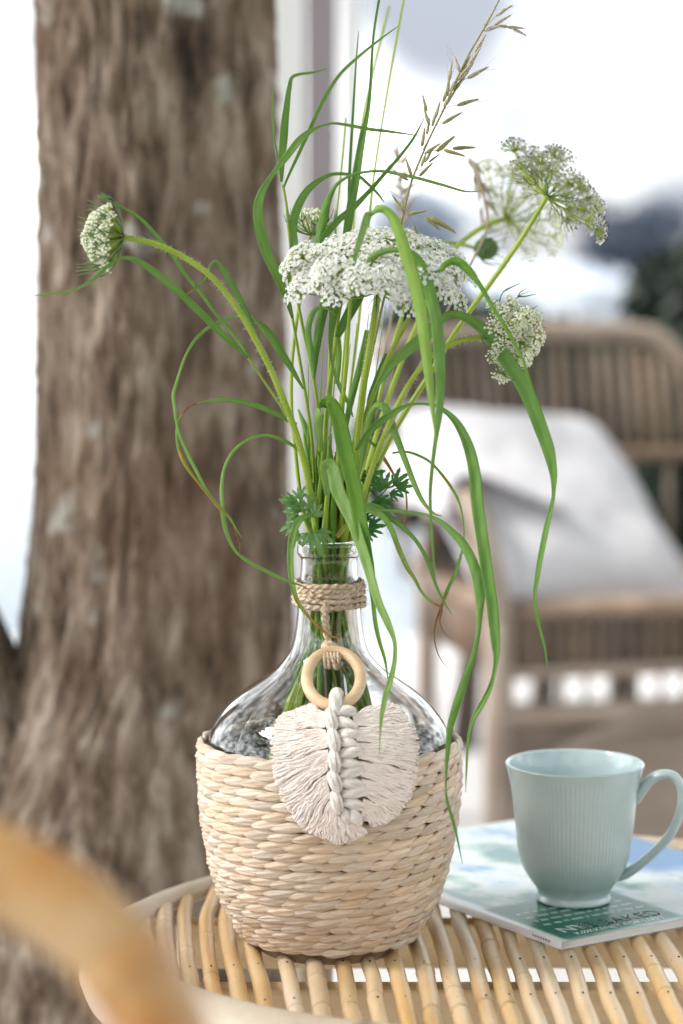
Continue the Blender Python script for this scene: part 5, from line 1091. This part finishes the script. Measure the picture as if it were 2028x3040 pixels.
SK = [(1474, 47, 35, 45), (1438, 77, 58, 34), (1437, 92, 18, 40), (1468, 74, 30, 44), (1478, 76, -10, 36), (1506, 80, -6, 40), (1522, 84, -28, 38), (1397, 187, 58, 44), (1412, 158, 62, 48), (1372, 216, 65, 42), (1366, 214, 110, 42), (1371, 233, 55, 48), (1333, 240, 82, 50), (1390, 232, 30, 54), (1361, 238, 52, 50), (1337, 272, 60, 48), (1347, 270, 52, 44), (1328, 285, 85, 46), (1316, 302, 72, 44), (1318, 317, 55, 48), (1358, 313, 17, 52), (1314, 367, 30, 52), (1293, 350, 75, 42), (1283, 375, 75, 44), (1267, 330, 105, 40), (1275, 372, 108, 44), (1267, 400, 80, 40), (1253, 435, 82, 48), (1257, 445, 65, 26), (1262, 456, 35, 46), (1296, 450, 42, 60), (1344, 441, 5, 55), (1318, 446, -16, 52), (1262, 481, 60, 38), (1251, 495, 72, 36), (1273, 481, 35, 32), (1245, 523, 45, 46), (1222, 522, 110, 44), (1212, 535, 148, 42), (1190, 612, 130, 34), (1200, 628, 125, 28), (1198, 634, 95, 28), (1212, 637, 12, 44), (1262, 643, -42, 48), (1276, 645, -30, 70), (1228, 668, -75, 44)]
for i, (x, y, a, L) in enumerate(SK): spikelet(oat, x, y, a, L, 1.553 + .006 * math.sin(i * 1.7), 300 + i, .05 + .38 * (y < 250) + .25 * random.Random(i).random())
for i, (A, B_) in enumerate((((1428, 100), (1474, 47)), ((1425, 105), (1437, 92)), ((1437, 92), (1478, 76)), ((1478, 76), (1520, 84)), ((1385, 210), (1397, 187)), ((1366, 250), (1390, 232)), ((1310, 330), (1358, 313)), ((1290, 380), (1314, 367)), ((1262, 456), (1340, 441)), ((1250, 460), (1318, 446)), ((1195, 640), (1270, 644)), ((1205, 620), (1228, 668)), ((1225, 525), (1262, 481)))):
    b = MB(); Y = 1.553; m1 = ((A[0] + B_[0]) / 2, (A[1] + B_[1]) / 2 - 5); b.tube(crom([tuple(at(*A, Y)), tuple(at(*m1, Y)), tuple(at(*B_, Y))], 4), .00022, 4, cap=False, cols=[(0, .5, 0)] * 9); b.build('branchlet', M['husk'], oat)
# dry brown panicles out of focus behind
for k, (P, Y, lab) in enumerate(((((1175, 430), (1185, 520), (1192, 620), (1195, 760), (1150, 1000), (1080, 1300), (1030, 1592)), 1.86, 'blurred dry brown grass spike behind the oat grass'), (((1390, 468), (1412, 500), (1428, 560), (1440, 610), (1445, 680), (1380, 820), (1230, 1120), (1100, 1400), (1030, 1592)), 1.80, 'blurred dark dry grass spike drooping beside the blurred flower head'))):
    g = empty('dry_grass', at(1030, 1600, BY + .015), lab, 'grass'); stem(g, list(P), (Y, Y - .03, Y - .12, 1.58), 6, 8, 150 + k, m='dry', tone=.4)
    r_ = random.Random(70 + k)
    for i in range(26):
        f = r_.uniform(0, .45) * (len(P) - 1); a = int(f); x, y = lerp(P[a][0], P[a + 1][0], f - a), lerp(P[a][1], P[a + 1][1], f - a)
        o = spikelet(g, x + r_.uniform(-14, 14), y, r_.uniform(-100, -20) if k else r_.uniform(20, 150), r_.uniform(30, 50), Y + r_.uniform(-.02, .02), 400 + i + 50 * k, .5); o.data.materials[0] = M['dry']

# ------------------------------------------------------------------ feathery carrot leaves at the mouth
def lobes(b, p, d, s, n, L, r_, tone, depth=0):
    """one lobed leaflet as a flat fan of toothed lobes"""
    for k, (a, l) in enumerate(((0, 1), (.55, .82), (-.55, .82), (1.05, .58), (-1.05, .58))):
        e = (d * math.cos(a) + s * math.sin(a)).normalized(); f = n.cross(e).normalized(); q = p + d * (L * (.18 if k else .1)); ln = L * l * r_.uniform(.85, 1.1); w = ln * .115
        pts = [(0, .25), (.3, .9), (.55, 1.0), (.68, .75), (.74, 1.05), (.9, .5), (1.0, .04)]; Lr, Rr, Mr = [], [], []
        for t_, ww in pts:
            c = q + e * (ln * t_) + n * (ln * (.10 * math.sin(t_ * 3) - .12 * t_ * t_)); g_ = tone + r_.uniform(-.12, .12)
            Lr.append(b.vert(c + f * w * ww + n * w * .25, (0, g_, 0), (0, 0))); Mr.append(b.vert(c, (0, g_ + .1, 0), (.5, 0))); Rr.append(b.vert(c - f * w * ww + n * w * .25, (0, g_, 0), (1, 0)))
        for i in range(len(pts) - 1): b.face((Lr[i], Mr[i], Mr[i + 1], Lr[i + 1])); b.face((Mr[i], Rr[i], Rr[i + 1], Mr[i + 1]))
def herb(label, stalk, Ys, leaflets, seed, tone, cat='leaf'):
    t = empty('carrot_leaf', at(*stalk[-1], Yint(Ys, 1)), label, cat); r_ = random.Random(seed)
    stem(t, stalk, Ys, 4, 7, seed, name='leaf_stalk', m='herb', tone=tone)
    for x, y, a, L, Y in leaflets:
        p = at(x, y, Y); d = RIGHT * math.cos(R(a)) + UP * math.sin(R(a)) + FWD * r_.uniform(-.3, .3); d.normalize(); n = (-FWD + UP * r_.uniform(.1, .7) + RIGHT * r_.uniform(-.4, .4)); n = (n - d * n.dot(d)).normalized(); b = MB(); lobes(b, p, d, n.cross(d), n, L / ppm(p), r_, tone)
        b.build('leaflet', M['herb'], t)
herb('pale feathery carrot leaf sticking out left above the lip', [(880, 1498), (905, 1520), (920, 1560), (930, 1596)], (1.55, 1.56), [(905, 1525, 150, 80, 1.55), (880, 1500, 145, 55, 1.55), (893, 1490, 100, 50, 1.55), (900, 1530, 200, 60, 1.55), (925, 1500, 80, 70, 1.56), (930, 1470, 75, 62, 1.565), (945, 1440, 70, 60, 1.57), (890, 1570, 250, 60, 1.555), (880, 1545, 235, 60, 1.56)], 501, .55)
herb('light green leaf hanging over the front of the lip', [(925, 1570), (930, 1585), (935, 1598)], (1.545, 1.555), [(928, 1572, -70, 78, 1.540), (935, 1572, -35, 62, 1.541), (920, 1575, -115, 50, 1.542), (930, 1540, 60, 55, 1.545), (922, 1530, 95, 60, 1.55)], 502, .85)
herb('dark green feathery carrot leaf pointing right in front of the cushion', [(1150, 1450), (1120, 1480), (1085, 1510), (1050, 1560), (1030, 1596)], (1.56, 1.565), [(1140, 1460, 75, 62, 1.56), (1160, 1448, 40, 66, 1.56), (1170, 1452, 10, 56, 1.56), (1150, 1462, -15, 50, 1.562), (1130, 1468, 100, 48, 1.562), (1110, 1495, 10, 60, 1.565), (1090, 1500, -10, 66, 1.566), (1080, 1420, 20, 70, 1.57), (1060, 1428, 5, 80, 1.57)], 503, .15)
herb('small dark feathery leaf right of the bottle mouth', [(1095, 1568), (1070, 1580), (1045, 1597)], (1.565, 1.565), [(1085, 1575, 15, 58, 1.565), (1095, 1565, 35, 42, 1.565), (1080, 1580, -20, 46, 1.565), (1075, 1545, 25, 45, 1.565), (1070, 1560, 60, 40, 1.566)], 504, .1)
herb('dark feathery leaves pressed inside the bottle neck', [(1010, 1560), (1008, 1580), (1005, 1597)], (1.568, 1.568), [(1010, 1545, 80, 60, 1.568), (985, 1560, 110, 50, 1.568), (960, 1565, 120, 55, 1.568)], 505, .05)
